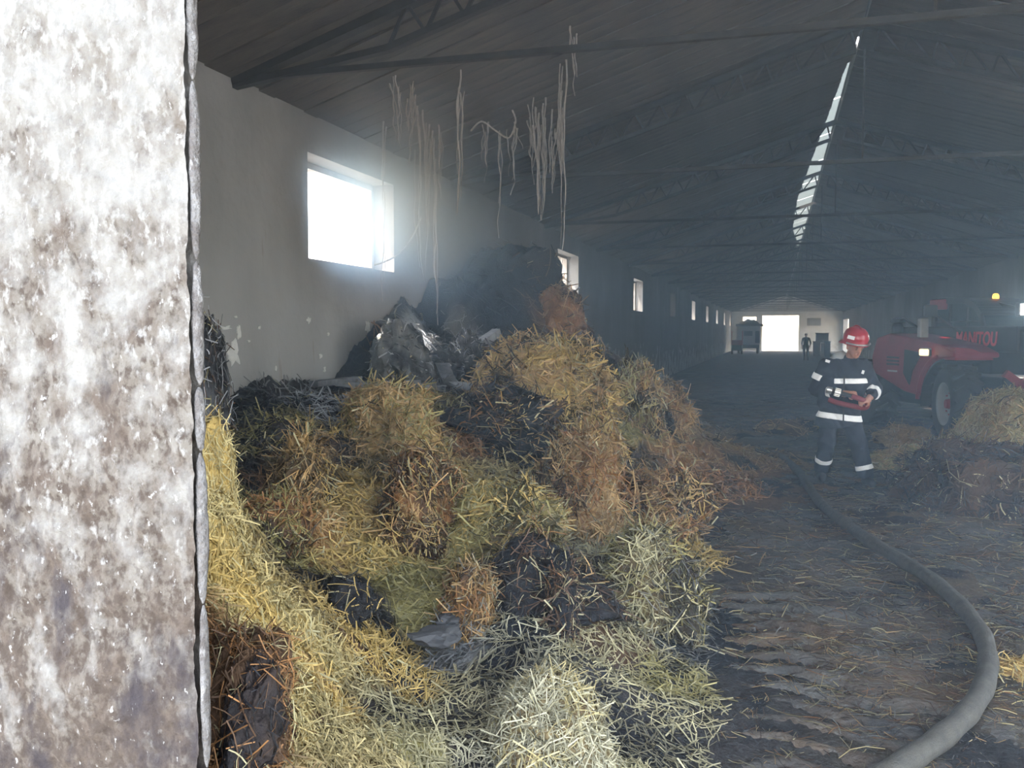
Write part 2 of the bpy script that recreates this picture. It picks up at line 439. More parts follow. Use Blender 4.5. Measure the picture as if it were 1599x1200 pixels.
# front wall with the door opening, close to the camera; rough worn plaster on the outer face
JR, JH = 3.1, 3.7
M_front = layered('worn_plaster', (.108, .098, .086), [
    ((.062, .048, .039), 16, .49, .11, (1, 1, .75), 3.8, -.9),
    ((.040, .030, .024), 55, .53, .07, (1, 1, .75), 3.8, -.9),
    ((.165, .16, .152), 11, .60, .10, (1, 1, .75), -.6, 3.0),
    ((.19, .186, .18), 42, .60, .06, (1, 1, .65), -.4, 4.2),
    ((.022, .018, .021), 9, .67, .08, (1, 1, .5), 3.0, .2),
    ((.30, .30, .30), 60, .67, .03, (1, 1, .6), None, None)], bump=.0, rough=.75)  # last layer paints bright glints into the plaster colour
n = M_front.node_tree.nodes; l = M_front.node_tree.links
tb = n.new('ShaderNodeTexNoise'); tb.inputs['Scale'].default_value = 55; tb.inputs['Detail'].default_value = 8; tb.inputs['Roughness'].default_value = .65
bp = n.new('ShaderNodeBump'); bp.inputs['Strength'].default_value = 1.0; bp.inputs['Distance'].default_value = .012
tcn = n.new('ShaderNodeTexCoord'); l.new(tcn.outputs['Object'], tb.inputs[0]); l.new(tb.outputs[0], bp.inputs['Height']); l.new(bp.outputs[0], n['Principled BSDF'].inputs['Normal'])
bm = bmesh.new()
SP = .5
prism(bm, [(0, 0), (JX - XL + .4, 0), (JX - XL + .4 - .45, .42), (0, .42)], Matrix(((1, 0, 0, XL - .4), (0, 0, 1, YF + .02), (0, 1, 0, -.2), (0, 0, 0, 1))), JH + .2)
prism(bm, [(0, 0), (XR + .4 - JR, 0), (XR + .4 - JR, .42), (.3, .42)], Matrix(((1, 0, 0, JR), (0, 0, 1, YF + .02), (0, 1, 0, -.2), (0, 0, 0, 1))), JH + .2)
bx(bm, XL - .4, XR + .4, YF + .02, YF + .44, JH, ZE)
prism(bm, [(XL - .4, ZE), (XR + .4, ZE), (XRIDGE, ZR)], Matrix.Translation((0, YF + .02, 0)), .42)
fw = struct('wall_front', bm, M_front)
# the rough plaster coat beside the opening: a displaced skin, real relief
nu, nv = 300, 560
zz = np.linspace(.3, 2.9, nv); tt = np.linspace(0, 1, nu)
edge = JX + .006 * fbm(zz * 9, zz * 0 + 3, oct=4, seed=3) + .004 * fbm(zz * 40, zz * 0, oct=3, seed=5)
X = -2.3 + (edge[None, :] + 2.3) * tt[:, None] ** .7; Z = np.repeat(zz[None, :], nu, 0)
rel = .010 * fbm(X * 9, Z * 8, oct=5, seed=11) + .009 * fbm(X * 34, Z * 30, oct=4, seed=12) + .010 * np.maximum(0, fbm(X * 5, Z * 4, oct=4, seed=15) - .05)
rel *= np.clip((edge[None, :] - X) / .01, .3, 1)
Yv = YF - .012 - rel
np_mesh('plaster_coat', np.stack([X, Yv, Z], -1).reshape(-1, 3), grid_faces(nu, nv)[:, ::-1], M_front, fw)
# broken lips of plaster along the edge
M_lip = layered('broken_plaster_lip', (.14, .137, .137), [((.085, .078, .076), 30, .5, .1, (1, 1, .6), None, None), ((.20, .197, .197), 45, .6, .05, (1, 1, .6), None, None)], bump=.8, bscale=90, rough=.8)
z = .5; k = 0
while z < 2.75:
    L = .08 + .26 * abs(math.sin(k * 2.3 + .4)); n_ = 24
    zs = np.linspace(z, z + L, n_); th = np.linspace(0, math.pi * 2, 9)[:-1]
    prof = np.sin(np.linspace(0, math.pi, n_)) ** .35
    rx = (.005 + .005 * abs(math.sin(k * 1.7))) * prof * (1 + .4 * fbm(zs * 60, zs * 0 + k, oct=3)) + .0012
    ry = .012 * prof + .002
    V = np.stack([JX + .004 + rx[:, None] * np.cos(th)[None, :] + .003 * fbm(zs * 20, zs * 0 + k)[:, None], YF + .008 + ry[:, None] * np.sin(th)[None, :], np.repeat(zs[:, None], 8, 1)], -1)
    i = np.arange(n_ - 1)[:, None] * 8; j = np.arange(8)[None, :]
    Fq = np.stack([i + j, i + (j + 1) % 8, i + 8 + (j + 1) % 8, i + 8 + j], -1).reshape(-1, 4)
    np_mesh('plaster_lip', V.reshape(-1, 3), Fq, M_lip, fw)
    z += L + .004; k += 1
# ground outside
M_ground = mat('dry_pale_ground', (.50, .485, .45), rough=.95, noise=.35, nscale=1.5)
bm = bmesh.new(); bx(bm, -150, 150, YB + .35, 260, -.3, -.02); bx(bm, -150, 150, -80, YF, -.3, -.02); bx(bm, -150, XL - WT, YF, YB + .35, -.3, -.02); bx(bm, XR + WT, 150, YF, YB + .35, -.3, -.02)
tag(obj('ground_outside', bm, M_ground), kind='structure')
# ------------------------------------------------------------------ heap shape: heights from points on its surface
CTRL = [  # pixel x, pixel y, distance along the view axis
 (318,690,3.35),(330,800,3.1),(345,860,3.0),(318,900,2.75),(320,1000,2.45),(320,1100,2.25),(330,1200,2.05),
 (400,905,3.35),(400,1000,2.85),(400,1100,2.5),(400,1200,2.25),(345,620,6.9),(345,700,5.6),(360,800,4.6),(370,850,4.1),
 (450,610,7.5),(450,700,6.2),(450,800,5.0),(450,900,4.0),(480,950,3.55),(500,1050,3.05),(520,1120,2.8),(540,1200,2.55),
 (600,605,8.2),(600,700,6.8),(600,800,5.5),(590,900,4.55),(600,1000,3.85),(620,1100,3.35),(640,1200,2.95),
 (700,610,9.0),(700,700,7.3),(700,800,5.9),(700,900,4.85),(690,1000,4.05),(710,1100,3.5),(720,1200,3.08),
 (790,640,9.0),(790,730,7.3),(800,800,6.3),(820,870,5.25),(850,910,4.75),(850,1000,4.1),(860,1080,3.65),(860,1200,3.15),
 (860,600,9.9),(880,700,8.3),(920,800,6.9),(940,880,5.6),(950,1000,4.4),(960,1100,3.8),(970,1200,3.3),
 (960,600,11.2),(960,700,9.2),(1000,700,9.6),(1000,800,7.4),(1020,900,5.9),(1030,1000,4.78),(1040,1100,4.02),(1040,1200,3.45),
 (1040,650,11.4),(1070,700,10.6),(1090,740,9.7),(1060,800,8.2),
 # charred mound against the wall
 (760,397,12.4),(830,393,12.6),(868,420,12.8),(890,470,13.0),(905,500,13.1),(935,535,13.3),(985,580,13.4),(1030,615,13.6),
 (680,520,10.9),(740,500,11.2),(800,480,11.6),(850,490,11.9),(660,590,9.6),(740,570,10.3),(820,535,11.2),(900,550,11.9),(950,580,12.3)]
CT = np.array([P(*c) for c in CTRL])
ZER = [PG(*p) for p in ((1160,745),(1120,800),(1100,850),(1095,920),(1110,1000),(1115,1080),(1120,1199),(1100,700),(1130,690),(1180,745),(1160,900),(1180,1100))]
ZER += [np.array([x, y, 0]) for x, y in ((-.2,2.3),(.3,2.6),(.6,3.4),(.2,1.8),(-.6,15.5),(-1.5,17),(-2.8,18.2),(-4.2,19),(-.2,14),(.5,13),(1,11),(1.2,9),(1.3,7),(1.2,5),(1.5,3),(1,1.5),(0,16),(-1,18),(-3,20),(-4.2,21))]
EXT = [np.array(p) for p in ((-4.2,13.2,2.55),(-4.2,15.3,1.6),(-3.4,15.2,1.5),(-4.2,11.3,2.1),(-4.2,2.0,1.35),(-4.2,3.5,1.4),(-4.2,5,1.33),(-2.2,2.0,1.2),(-1.3,2.0,.62),(-.7,2.0,.3),(-2.6,14.8,1.2))]
EXT += [PX(px, py, XL + .05) for px, py in ((520,592),(545,568),(575,532),(605,498),(640,468),(675,442),(705,422),(730,408))] + [P(*q) for q in ((620,520,9.9),(650,500,10.3),(700,460,11.2))]
PTS = np.vstack([CT, np.array(ZER), np.array(EXT)])
def _k(a, b): return np.sqrt(((a[:, None, :2] - b[None, :, :2]) ** 2).sum(-1) + .02)
_W = np.linalg.solve(np.block([[_k(PTS, PTS) - .03 * np.eye(len(PTS)), np.ones((len(PTS), 1))], [np.ones((1, len(PTS))), np.zeros((1, 1))]]), np.append(PTS[:, 2], 0))
def H0(x, y):
    x = np.asarray(x, float).ravel(); y = np.asarray(y, float).ravel(); out = np.empty(len(x))
    q = np.stack([x, y], -1)
    for i in range(0, len(q), 20000):
        out[i:i + 20000] = _k(q[i:i + 20000], PTS) @ _W[:-1] + _W[-1]
    return out
def relief(x, y):
    wx, wy = x + .25 * fbm(x * 1.3, y * 1.3, oct=2, seed=31), y + .25 * fbm(x * 1.3, y * 1.3, oct=2, seed=32)
    big = 1 - np.abs(fbm(wx * 1.5, wy * 1.5, oct=3, seed=41)) * 2
    return .10 * (big - .6) + .06 * fbm(x * 5, y * 5, oct=3, seed=43) + .025 * fbm(x * 17, y * 17, oct=3, seed=44)
def floor_h(x, y):
    ruts = np.sin((y + .35 * np.abs(x - .08)) * 2 * math.pi / .23 + 1.5 * fbm(x * 2, y * 2, oct=2, seed=57)) * np.exp(-((x - .08) / .36) ** 2) * np.clip((7.5 - y) / 2, 0, 1)
    ruts2 = np.sin((y + .35 * np.abs(x - 1.75)) * 2 * math.pi / .23) * np.exp(-((x - 1.75) / .30) ** 2) * .6
    return .032 * (ruts + ruts2) + .03 * fbm(x * 2.2, y * 2.2, oct=3, seed=51) + .02 * fbm(x * 9, y * 9, oct=4, seed=52) - .02
def Hs(x, y):
    x = np.asarray(x, float).ravel(); y = np.asarray(y, float).ravel()
    h = H0(x, y)
    return np.maximum(h + relief(x, y) * np.clip(h / .3, .15, 1), -.3)
def top(x, y):
    return np.maximum(Hs(x, y), floor_h(np.asarray(x, float).ravel(), np.asarray(y, float).ravel()))
def hit(px, py, smooth=True):                # where the line of sight through a pixel meets the heap or the floor
    ds = np.linspace(1.9, 30, 1400)
    pts = CAM + ds[:, None] * (FV + RV * ((px - 799.5) / F) + UV * ((600 - py) / F))
    h = np.maximum(H0(pts[:, 0], pts[:, 1]), 0)
    ok = np.nonzero((pts[:, 2] < h) & (pts[:, 0] > XL))[0]
    k = ok[0] if len(ok) else -1
    return pts[k]
# ------------------------------------------------------------------ colours of the straw and char, by place on the heap
CC = dict(gold=(.46,.33,.115), tan=(.36,.235,.105), rust=(.25,.125,.05), olive=(.27,.235,.095), pale=(.36,.325,.19), white=(.39,.365,.25),
          dark=(.035,.032,.032), char=(.014,.015,.019), ash=(.27,.28,.30), umber=(.085,.05,.03), grey=(.16,.16,.155), straw=(.42,.35,.17))
SEED = [  # pixel, ground colour, strand colour, how thickly straw covers
 (325,800,'gold','straw',1.3),(330,900,'gold','gold',1.2),(400,960,'gold','gold',1.2),(460,980,'gold','straw',1.2),(500,1060,'tan','gold',1.1),(420,1010,'gold','straw',1.2),(520,1150,'umber','straw',1),(600,1120,'dark','pale',.8),
 (340,1060,'umber','rust',.8),(390,1100,'char','umber',.4),(330,1150,'rust','rust',.9),(450,1130,'gold','straw',1.1),(430,1050,'gold','straw',1.1),  # char seed here colours the shaded hole by the jamb
 (370,640,'char','char',.3),(430,630,'char','char',.3),(500,625,'char','ash',.3),(400,700,'dark','olive',.5),(380,760,'char','umber',.4),(440,660,'dark','olive',.5),(350,720,'char','dark',.3),
 (465,735,'tan','tan',.9),(430,760,'umber','rust',.6),(530,720,'umber','tan',.7),(560,690,'dark','gold',.6),(600,650,'tan','tan',1),(640,640,'tan','tan',1),(520,650,'dark','ash',.5),(560,740,'gold','gold',.9),
 (590,760,'gold','gold',1),(560,800,'tan','gold',1),(640,770,'rust','tan',1),(690,780,'rust','tan',1),(620,820,'tan','tan',1),(660,830,'tan','gold',1),(480,830,'rust','tan',.8),(400,820,'umber','olive',.7),(430,860,'umber','olive',.8),(370,790,'dark','olive',.6),
 (520,860,'tan','gold',.9),(580,870,'olive','gold',1),(530,930,'char','char',.2),(575,950,'char','dark',.3),(620,900,'olive','olive',1),(600,980,'dark','gold',.8),(560,1010,'umber','gold',.9),(630,1040,'dark','gold',.8),(650,950,'olive','olive',.9),  # char seeds here colour the shaded gap in the golden slope
 (740,760,'olive','gold',1),(760,800,'olive','olive',1.1),(720,850,'olive','olive',1.1),(790,840,'grey','pale',1),(730,700,'umber','rust',.7),(760,660,'char','umber',.6),(830,650,'char','dark',.5),(700,650,'dark','olive',.7),(690,600,'ash','ash',.4),
 (800,700,'dark','gold',.8),(840,700,'umber','gold',.9),(880,730,'tan','tan',1),(910,770,'rust','tan',1),(890,690,'tan','gold',1),(800,750,'umber','straw',.9),(870,800,'tan','tan',1),
 (740,930,'rust','tan',.9),(800,930,'char','umber',.4),(840,900,'dark','rust',.6),(880,930,'umber','tan',.8),(920,930,'char','dark',.3),(850,960,'dark','pale',.8),(800,1000,'char','white',.7),(700,1000,'grey','grey',.3),(740,1050,'dark','pale',.7),
 (900,860,'grey','pale',1),(960,900,'umber','pale',.9),(980,950,'dark','pale',.9),(1000,850,'dark','tan',.6),(1040,900,'dark','pale',.6),(960,1000,'umber','pale',.8),(960,1080,'dark','pale',.8),(860,1100,'pale','white',1.3),(820,1150,'straw','white',1.3),(900,1160,'olive','pale',1.2),
 (700,1140,'dark','pale',.9),(640,1180,'olive','pale',1),(740,1190,'dark','white',.9),(1000,1150,'dark','pale',.8),(1060,1080,'dark','olive',.8),(1080,1120,'dark','pale',.6),(1050,1000,'char','grey',.5),(1090,950,'char','grey',.3),
 (990,740,'umber','tan',.7),(1030,740,'rust','tan',.8),(1080,720,'rust','tan',.8),(1110,740,'umber','rust',.6),(960,760,'umber','tan',.8),(1030,800,'dark','tan',.6),(980,810,'tan','tan',.8),(1060,850,'dark','gold',.6),(1070,780,'dark','rust',.6),
 (800,420,'char','char',.3),(740,450,'char','char',.3),(680,470,'char','char',.3),(850,460,'char','umber',.3),(780,500,'char','char',.3),(640,540,'ash','ash',.2),(600,550,'char','rust',.3),(570,560,'char','char',.2),(870,480,'rust','tan',.6),(885,510,'rust','tan',.7),(905,520,'umber','tan',.6),
 (720,540,'grey','ash',.3),(740,590,'char','ash',.3),(660,580,'char','char',.2),(900,560,'char','char',.2),(950,570,'char','dark',.3),(985,600,'char','dark',.3),(800,560,'char','char',.3),(560,585,'char','char',.2),(960,650,'olive','olive',.9),(1010,620,'tan','tan',.8),(940,700,'char','dark',.4)]
SP_ = np.array([hit(s[0], s[1])[:2] for s in SEED])
SB = np.array([CC[s[2]] for s in SEED]); SS = np.array([CC[s[3]] for s in SEED]); SC = np.array([s[4] * (.42 if s[3] in ('pale', 'white') and s[2] in ('dark', 'char', 'grey', 'umber') else 1) for s in SEED])
def colour_at(x, y, warp=.10):
    d = np.hypot(x, y)
    wx = x + warp * (.5 + d * .09) * fbm(x * 2.6, y * 2.6, oct=3, seed=61); wy = y + warp * (.5 + d * .09) * fbm(x * 2.6, y * 2.6, oct=3, seed=62)
    B = np.empty((len(x), 3)); S = np.empty((len(x), 3)); C = np.empty(len(x))
    for i in range(0, len(x), 20000):
        sl_ = slice(i, i + 20000)
        # distances weighed so that depth, seen foreshortened, counts less
        dx = wx[sl_, None] - SP_[None, :, 0]; dy = wy[sl_, None] - SP_[None, :, 1]
        q = (dx * dx + dy * dy * .6)
        wgt = 1 / (q + 1e-4) ** 3
        wgt /= wgt.sum(1, keepdims=True)
        B[sl_] = wgt @ SB; S[sl_] = wgt @ SS; C[sl_] = wgt @ SC
    # scattered scorched patches, fewer where the straw is clean and thick
    b = np.clip((fbm(x * 2.4, y * 1.7, oct=4, seed=91) - .08) / .16, 0, 1) * np.clip((1.18 - C) / .15, 0, 1) * .85
    B = B * (1 - b[:, None]) + np.array(CC['char']) * b[:, None]; S = S * (1 - .72 * b[:, None]) + np.array(CC['dark']) * .72 * b[:, None]; C = C * (1 - .45 * b)
    return B, S, C
def straws(p, nrm, L, W, col, dirs=None, lift=.25, bend=.35, seg=3, r=None):
    """ribbon straws: p roots, nrm surface normals, L lengths, W widths"""
    r = r or rng; n = len(p)
    t = r.normal(size=(n, 3)) if dirs is None else dirs + r.normal(size=(n, 3)) * .45
    t -= nrm * (t * nrm).sum(1, keepdims=True)
    t /= np.linalg.norm(t, axis=1, keepdims=True) + 1e-9
    t += nrm * (r.random((n, 1)) * 2 - .75) * lift
    t /= np.linalg.norm(t, axis=1, keepdims=True)
    side = np.cross(t, nrm + .5 * r.normal(size=(n, 3))); side /= np.linalg.norm(side, axis=1, keepdims=True) + 1e-9
    bv = np.cross(t, side) * r.normal(size=(n, 1)) + side * r.normal(size=(n, 1))
    V = np.empty((n, seg + 1, 2, 3))
    for k in range(seg + 1):
        s = k / seg - .5
        c = p + t * (L[:, None] * s) + bv * (L[:, None] * bend * (s * s - .1))
        V[:, k, 0] = c - side * W[:, None] / 2; V[:, k, 1] = c + side * W[:, None] / 2
    base = (np.arange(n) * (seg + 1) * 2)[:, None, None]
    k = np.arange(seg)[None, :, None] * 2
    Fq = (base + k + np.array([0, 1, 3, 2])[None, None, :]).reshape(-1, 4)
    return V.reshape(-1, 3), Fq, np.repeat(col, (seg + 1) * 2, 0)
M_straw = tint_mat('dry_straw', rough=.6)
M_heap = tint_mat('packed_straw_and_char', rough=.9, bump=.8, bscale=60)
# ------------------------------------------------------------------ heap body
nx, ny = 300, 620
gx = np.linspace(XL + .004, 1.4, nx); gy = YF + .06 + (20.5 - YF - .06) * np.linspace(0, 1, ny) ** 1.6
GX, GY = np.meshgrid(gx, gy, indexing='ij')
hz_ = Hs(GX, GY) + .012 * fbm(GX.ravel() * 45, GY.ravel() * 45, oct=2, seed=71)
B, S, C = colour_at(GX.ravel(), GY.ravel())
B *= (1 + .35 * fbm(GX.ravel() * 30, GY.ravel() * 30, oct=3, seed=72))[:, None]
Fq = grid_faces(nx, ny)
fx0, fy0 = GX.ravel()[Fq].mean(1), GY.ravel()[Fq].mean(1)
keep = (hz_[Fq].max(1) > -.04) & ((fy0 > YF + .45) | (fx0 > -1.09 - (fy0 - 1.52) * 1.06))
heap = np_mesh('straw_heap', np.stack([GX.ravel(), GY.ravel(), hz_], -1), Fq[keep], M_heap, col=np.clip(B, .004, 1))
tag(heap, 'large sprawling heap of half burnt straw piled along the left wall', 'straw heap', kind='stuff')
# ------------------------------------------------------------------ loose straw over the heap: even in angle as seen from the doorway
def surf_normal(x, y, e=.04):
    hx = (Hs(x + e, y) - Hs(x - e, y)) / (2 * e); hy = (Hs(x, y + e) - Hs(x, y - e)) / (2 * e)
    n = np.stack([-hx, -hy, np.ones_like(hx)], -1); return n / np.linalg.norm(n, axis=1, keepdims=True)
def scatter_heap(N):
    d = np.exp(rng.uniform(math.log(1.75), math.log(17), N)); a = rng.uniform(math.radians(-64), math.radians(14), N)
    x, y = d * np.sin(a), d * np.cos(a)
    ok = (x > XL + .02) & (y > YF + .1) & (x > -1.1 - (y - 1.5) * 1.1) & (x < 1.3)
    x, y, d = x[ok], y[ok], d[ok]
    h = H0(x, y); ok = h > .015
    return x[ok], y[ok], d[ok]
x, y, d = scatter_heap(420000)
B, S, C = colour_at(x, y)
ok = rng.random(len(x)) < np.clip(C * .62, .05, 1)
x, y, d, B, S, C = x[ok], y[ok], d[ok], B[ok], S[ok], C[ok]
n = len(x); nr = surf_normal(x, y)
p = np.stack([x, y, Hs(x, y) + .012], -1)
L = rng.gamma(4, .03, n).clip(.03, .3) * np.clip(d / 4.5, .75, 1.5)
Wd = rng.uniform(.0025, .0058, n) * np.clip(d / 3.2, .8, 3.0)
mixk = rng.random((n, 1)) ** 1.5
col = (S * (1 - .35 * mixk) + B * .35 * mixk) * rng.uniform(.55, 1.35, (n, 1))
pale = rng.random(n) < .06 * np.clip(C, 0, 1)
col[pale] = np.array(CC['pale']) * rng.uniform(.7, 1.2, (pale.sum(), 1))
V, Fq, cv = straws(p, nr, L, Wd, np.clip(col, .004, .8), lift=.5, bend=.4)
o = np_mesh('loose_straw', V, Fq, M_straw, heap, col=cv, smooth=False); o['kind'] = 'stuff'
print('heap straws', n)
# ------------------------------------------------------------------ floor
nx, ny = 330, 520
gx = np.linspace(XL - .05, XR + .05, nx); gy = YF - .3 + (40 - YF + .3) * np.linspace(0, 1, ny) ** 2
GX, GY = np.meshgrid(gx, gy, indexing='ij')
fl = floor_h(GX.ravel(), GY.ravel())
M_floor = layered('trodden_ash_and_mud', (.078, .071, .063), [
    ((.15, .143, .132), 2.0, .55, .12, (1, 1, 1), None, None),
    ((.11, .072, .042), 1.3, .56, .10, (1, 1, 1), None, None),
    ((.028, .028, .03), 1.7, .60, .10, (1, 1, 1), None, None),
    ((.15, .145, .135), 14, .66, .05, (1, 1, 1), None, None)], bump=.9, bscale=35, rough=.85)
bmf = np_mesh('floor', np.stack([GX.ravel(), GY.ravel(), fl], -1), grid_faces(nx, ny), M_floor); bmf['kind'] = 'structure'
bm = bmesh.new(); bx(bm, XL, XR, 40, YB + .35, -.3, -.02); obj('floor_far_end', bm, M_floor, bmf)
# straw scattered on the floor
N = 75000
d = np.exp(rng.uniform(math.log(3.2), math.log(26), N)); a = rng.uniform(math.radians(-8), math.radians(15), N)
x, y = d * np.sin(a), d * np.cos(a)
dens = .42 + .6 * fbm(x * 1.1, y * .8, oct=3, seed=81) + .25 * np.exp(-((x - 2.2) / .9) ** 2)
ok = (H0(x, y) < .03) & (rng.random(N) < np.clip(dens, .06, 1) * .48) & (x < XR - .3)
x, y, d = x[ok], y[ok], d[ok]; n = len(x)
pal = np.array([CC[k] for k in ('pale', 'tan', 'grey', 'umber', 'straw', 'rust', 'umber', 'dark')])
col = pal[rng.integers(0, len(pal), n)] * rng.uniform(.25, .8, (n, 1))
p = np.stack([x, y, floor_h(x, y) + .008], -1)
V, Fq, cv = straws(p, np.tile([0, 0, 1.0], (n, 1)), rng.gamma(4, .024, n).clip(.03, .25) * np.clip(d / 5, .8, 1.6), rng.uniform(.002, .0045, n) * np.clip(d / 4, .9, 2.6), col, lift=.15, bend=.3)
o = np_mesh('scattered_straw', V, Fq, M_straw, col=cv, smooth=False)
tag(o, 'thin litter of straw stalks trodden into the black barn floor', 'straw', kind='stuff')
print('floor straws', n)
# ------------------------------------------------------------------ clumps of straw that can be told apart on the heap
def clump(name, box, ry, base, strand, N, label, cat='straw clump', group='straw clumps on the heap', droop=.0, push=.45, rough=.27, sq=2.6, wide=1.0, d=None, tilt=0., seed=1, lift=.35, Lm=1.0, second=None, scorch=.75):
    x0, y0, x1, y1 = box
    cx, cy = (x0 + x1) / 2, (y0 + y1) / 2
    if d is None:
        b = hit(cx, y1 - .12 * (y1 - y0)); d = float((b - CAM) @ FV) + ry * push
    c = P(cx, cy, d); rx = (x1 - x0) / 2 * d / F * 1.0; rz = (y1 - y0) / 2 * d / F * 1.0
    nu, nv = 72, 40
    th = np.linspace(0, 2 * math.pi, nu, endpoint=False)[:, None]; ph = np.linspace(-math.pi / 2 + .02, math.pi / 2 - .02, nv)[None, :]
    sg = lambda v, e: np.sign(v) * np.abs(v) ** e
    e = 2 / sq
    ux = sg(np.cos(ph), e) * sg(np.cos(th), e); uy = sg(np.cos(ph), e) * sg(np.sin(th), e); uz = sg(np.sin(ph), e) + 0 * th
    q = np.stack([ux, uy, uz], -1).reshape(-1, 3)
    f = 1 + rough * 2 * fbm(q[:, 0] * 1.7 + seed, q[:, 1] * 1.7, q[:, 2] * 1.7, oct=4, seed=seed) + rough * .5 * fbm(q[:, 0] * 6 + seed, q[:, 1] * 6, q[:, 2] * 6, oct=3, seed=seed + 5)
    q = q * f[:, None]
    fl_ = 1 + .28 * np.clip(-q[:, 2], -.3, 1.2); q[:, 0] *= fl_; q[:, 1] *= fl_
    loc = q * np.array([rx, ry, rz]) * wide
    # tilt in the image plane
    ct, st = math.cos(tilt), math.sin(tilt)
    lx = loc[:, 0] * ct - loc[:, 2] * st; lz = loc[:, 0] * st + loc[:, 2] * ct
    Wv = lx[:, None] * RV + loc[:, 1:2] * HV + lz[:, None] * np.array([0, 0, 1.0])
    i = np.arange(nu)[:, None]; j = np.arange(nv - 1)[None, :]
    Fq = np.stack([i * nv + j, ((i + 1) % nu) * nv + j, ((i + 1) % nu) * nv + j + 1, i * nv + j + 1], -1).reshape(-1, 4)
    bc, sc = np.array(CC[base]), np.array(CC[strand]); s2 = np.array(CC[second]) if second else sc
    mixn = np.clip(.5 + 1.6 * fbm(Wv[:, 0] * 5 + seed, Wv[:, 1] * 5, Wv[:, 2] * 5, oct=3, seed=seed + 9), 0, 1)
    b2_ = bc * .65 + s2 * .35; col = (bc * (1 - mixn[:, None]) + b2_ * mixn[:, None]) * (1 + .5 * fbm(Wv[:, 0] * 25, Wv[:, 1] * 25, Wv[:, 2] * 25, oct=3, seed=seed))[:, None]
    gw_ = Wv + c; sb = np.clip((fbm(gw_[:, 0] * 3.1, gw_[:, 1] * 3.1, gw_[:, 2] * 3.1, oct=4, seed=seed + 40) - .10) / .12, 0, 1) * scorch
    col = col * (1 - sb[:, None]) + np.array(CC['char']) * sb[:, None]
    o = np_mesh(name, Wv, Fq, M_heap, col=np.clip(col, .004, 1)); o.location = c
    tag(o, label, cat, group)
    # straws on its skin
    if N:
        A, B_, C_ = Wv[Fq[:, 0]], Wv[Fq[:, 1]], Wv[Fq[:, 3]]
        fn = np.cross(B_ - A, C_ - A); ar = np.linalg.norm(fn, axis=1); fn /= ar[:, None] + 1e-12
        cen = Wv[Fq].mean(1); flip = (fn * cen).sum(1) < 0; fn[flip] *= -1
        toc = CAM - c; toc = toc / np.linalg.norm(toc)
        wgt = ar * np.clip((fn @ toc) + .55, .05, 1); wgt /= wgt.sum()
        k = rng.choice(len(Fq), N, p=wgt)
        u, v = rng.random((N, 1)), rng.random((N, 1))
        pp = A[k] * (1 - u) * (1 - v) + B_[k] * u * (1 - v) + C_[k] * (1 - u) * v + Wv[Fq[k, 2]] * u * v
        dirs = None
        if droop: dirs = np.tile(np.array([0, 0, -1.0]), (N, 1)) * droop + rng.normal(size=(N, 3)) * (1 - droop) * .8
        L = rng.gamma(4, .028, N).clip(.03, .26) * np.clip(d / 4.5, .75, 1.6) * Lm
        Wd = rng.uniform(.0024, .0052, N) * np.clip(d / 3.2, .8, 3.0)
        cm = np.where((mixn[Fq[k, 0]] + rng.normal(size=N) * .2 > .5)[:, None], sc, s2) * rng.uniform(.5, 1.35, (N, 1))
        sk_ = (rng.random(N) < sb[Fq[k, 0]] * .85); cm[sk_] *= .16
        gp = pp + c; Bh, Sh, Ch = colour_at(gp[:, 0], gp[:, 1]); um = rng.random(N) < .22
        if group.startswith('straw clumps'): cm[um] = Sh[um] * rng.uniform(.6, 1.3, (um.sum(), 1))
        up_ = rng.random(N) < .07; cm[up_] = np.array(CC['pale']) * rng.uniform(.6, 1.2, (up_.sum(), 1))
        V, Fs, cv = straws(pp + fn[k] * .006, fn[k], L, Wd, np.clip(cm, .004, .8), dirs=dirs, lift=lift, bend=.4)
        s = np_mesh('loose_straw', V, Fs, M_straw, o, col=cv, smooth=False); s['kind'] = 'stuff'
    return o
clump('straw_clump', (758, 532, 948, 640), .75, 'tan', 'tan', 5000, 'thick tan slab of straw overhanging the top of the heap below the charred mound', droop=.25, d=9.3, sq=3.2, second='gold', seed=2)
clump('straw_clump', (858, 590, 956, 712), .5, 'rust', 'tan', 2600, 'tan straw draping down the right end of the overhanging slab', droop=.8, d=8.9, sq=3, second='gold', seed=3)
clump('straw_clump', (948, 572, 1024, 716), .45, 'umber', 'olive', 2000, 'greenish brown straw hanging in a curtain beside a dark hollow', droop=.85, d=10.4, sq=2.8, second='tan', seed=4)
clump('straw_clump', (1008, 606, 1078, 690), .4, 'rust', 'tan', 1300, 'rounded tan straw clump at the right shoulder of the heap', droop=.6, d=11.0, sq=2.3, second='tan', seed=5)
clump('straw_clump', (1018, 640, 1052, 700), .25, 'char', 'dark', 200, 'small black clump coloured as the shaded hollow under the right shoulder of the heap', droop=.6, d=10.7, sq=2.3, seed=25)  # shade inside the hollow, built as a black lump
clump('straw_clump', (550, 608, 676, 725), .5, 'tan', 'tan', 2600, 'tan straw clump wedged below the charred boards', droop=.5, sq=2.4, second='olive', seed=6)
clump('straw_clump', (690, 612, 876, 705), .7, 'char', 'umber', 1600, 'black burnt clump in front of the overhanging tan slab', sq=2.0, second='dark', seed=7, tilt=-.1, rough=.36)
clump('straw_clump', (600, 722, 722, 850), .45, 'rust', 'tan', 3000, 'rusty orange straw clump in the middle of the heap', droop=.7, sq=2.6, second='rust', seed=8)
clump('straw_clump', (838, 688, 958, 832), .45, 'tan', 'tan', 3000, 'rusty tan straw clump with hanging fringe right of the heap middle', droop=.6, sq=2.5, second='rust', seed=9)
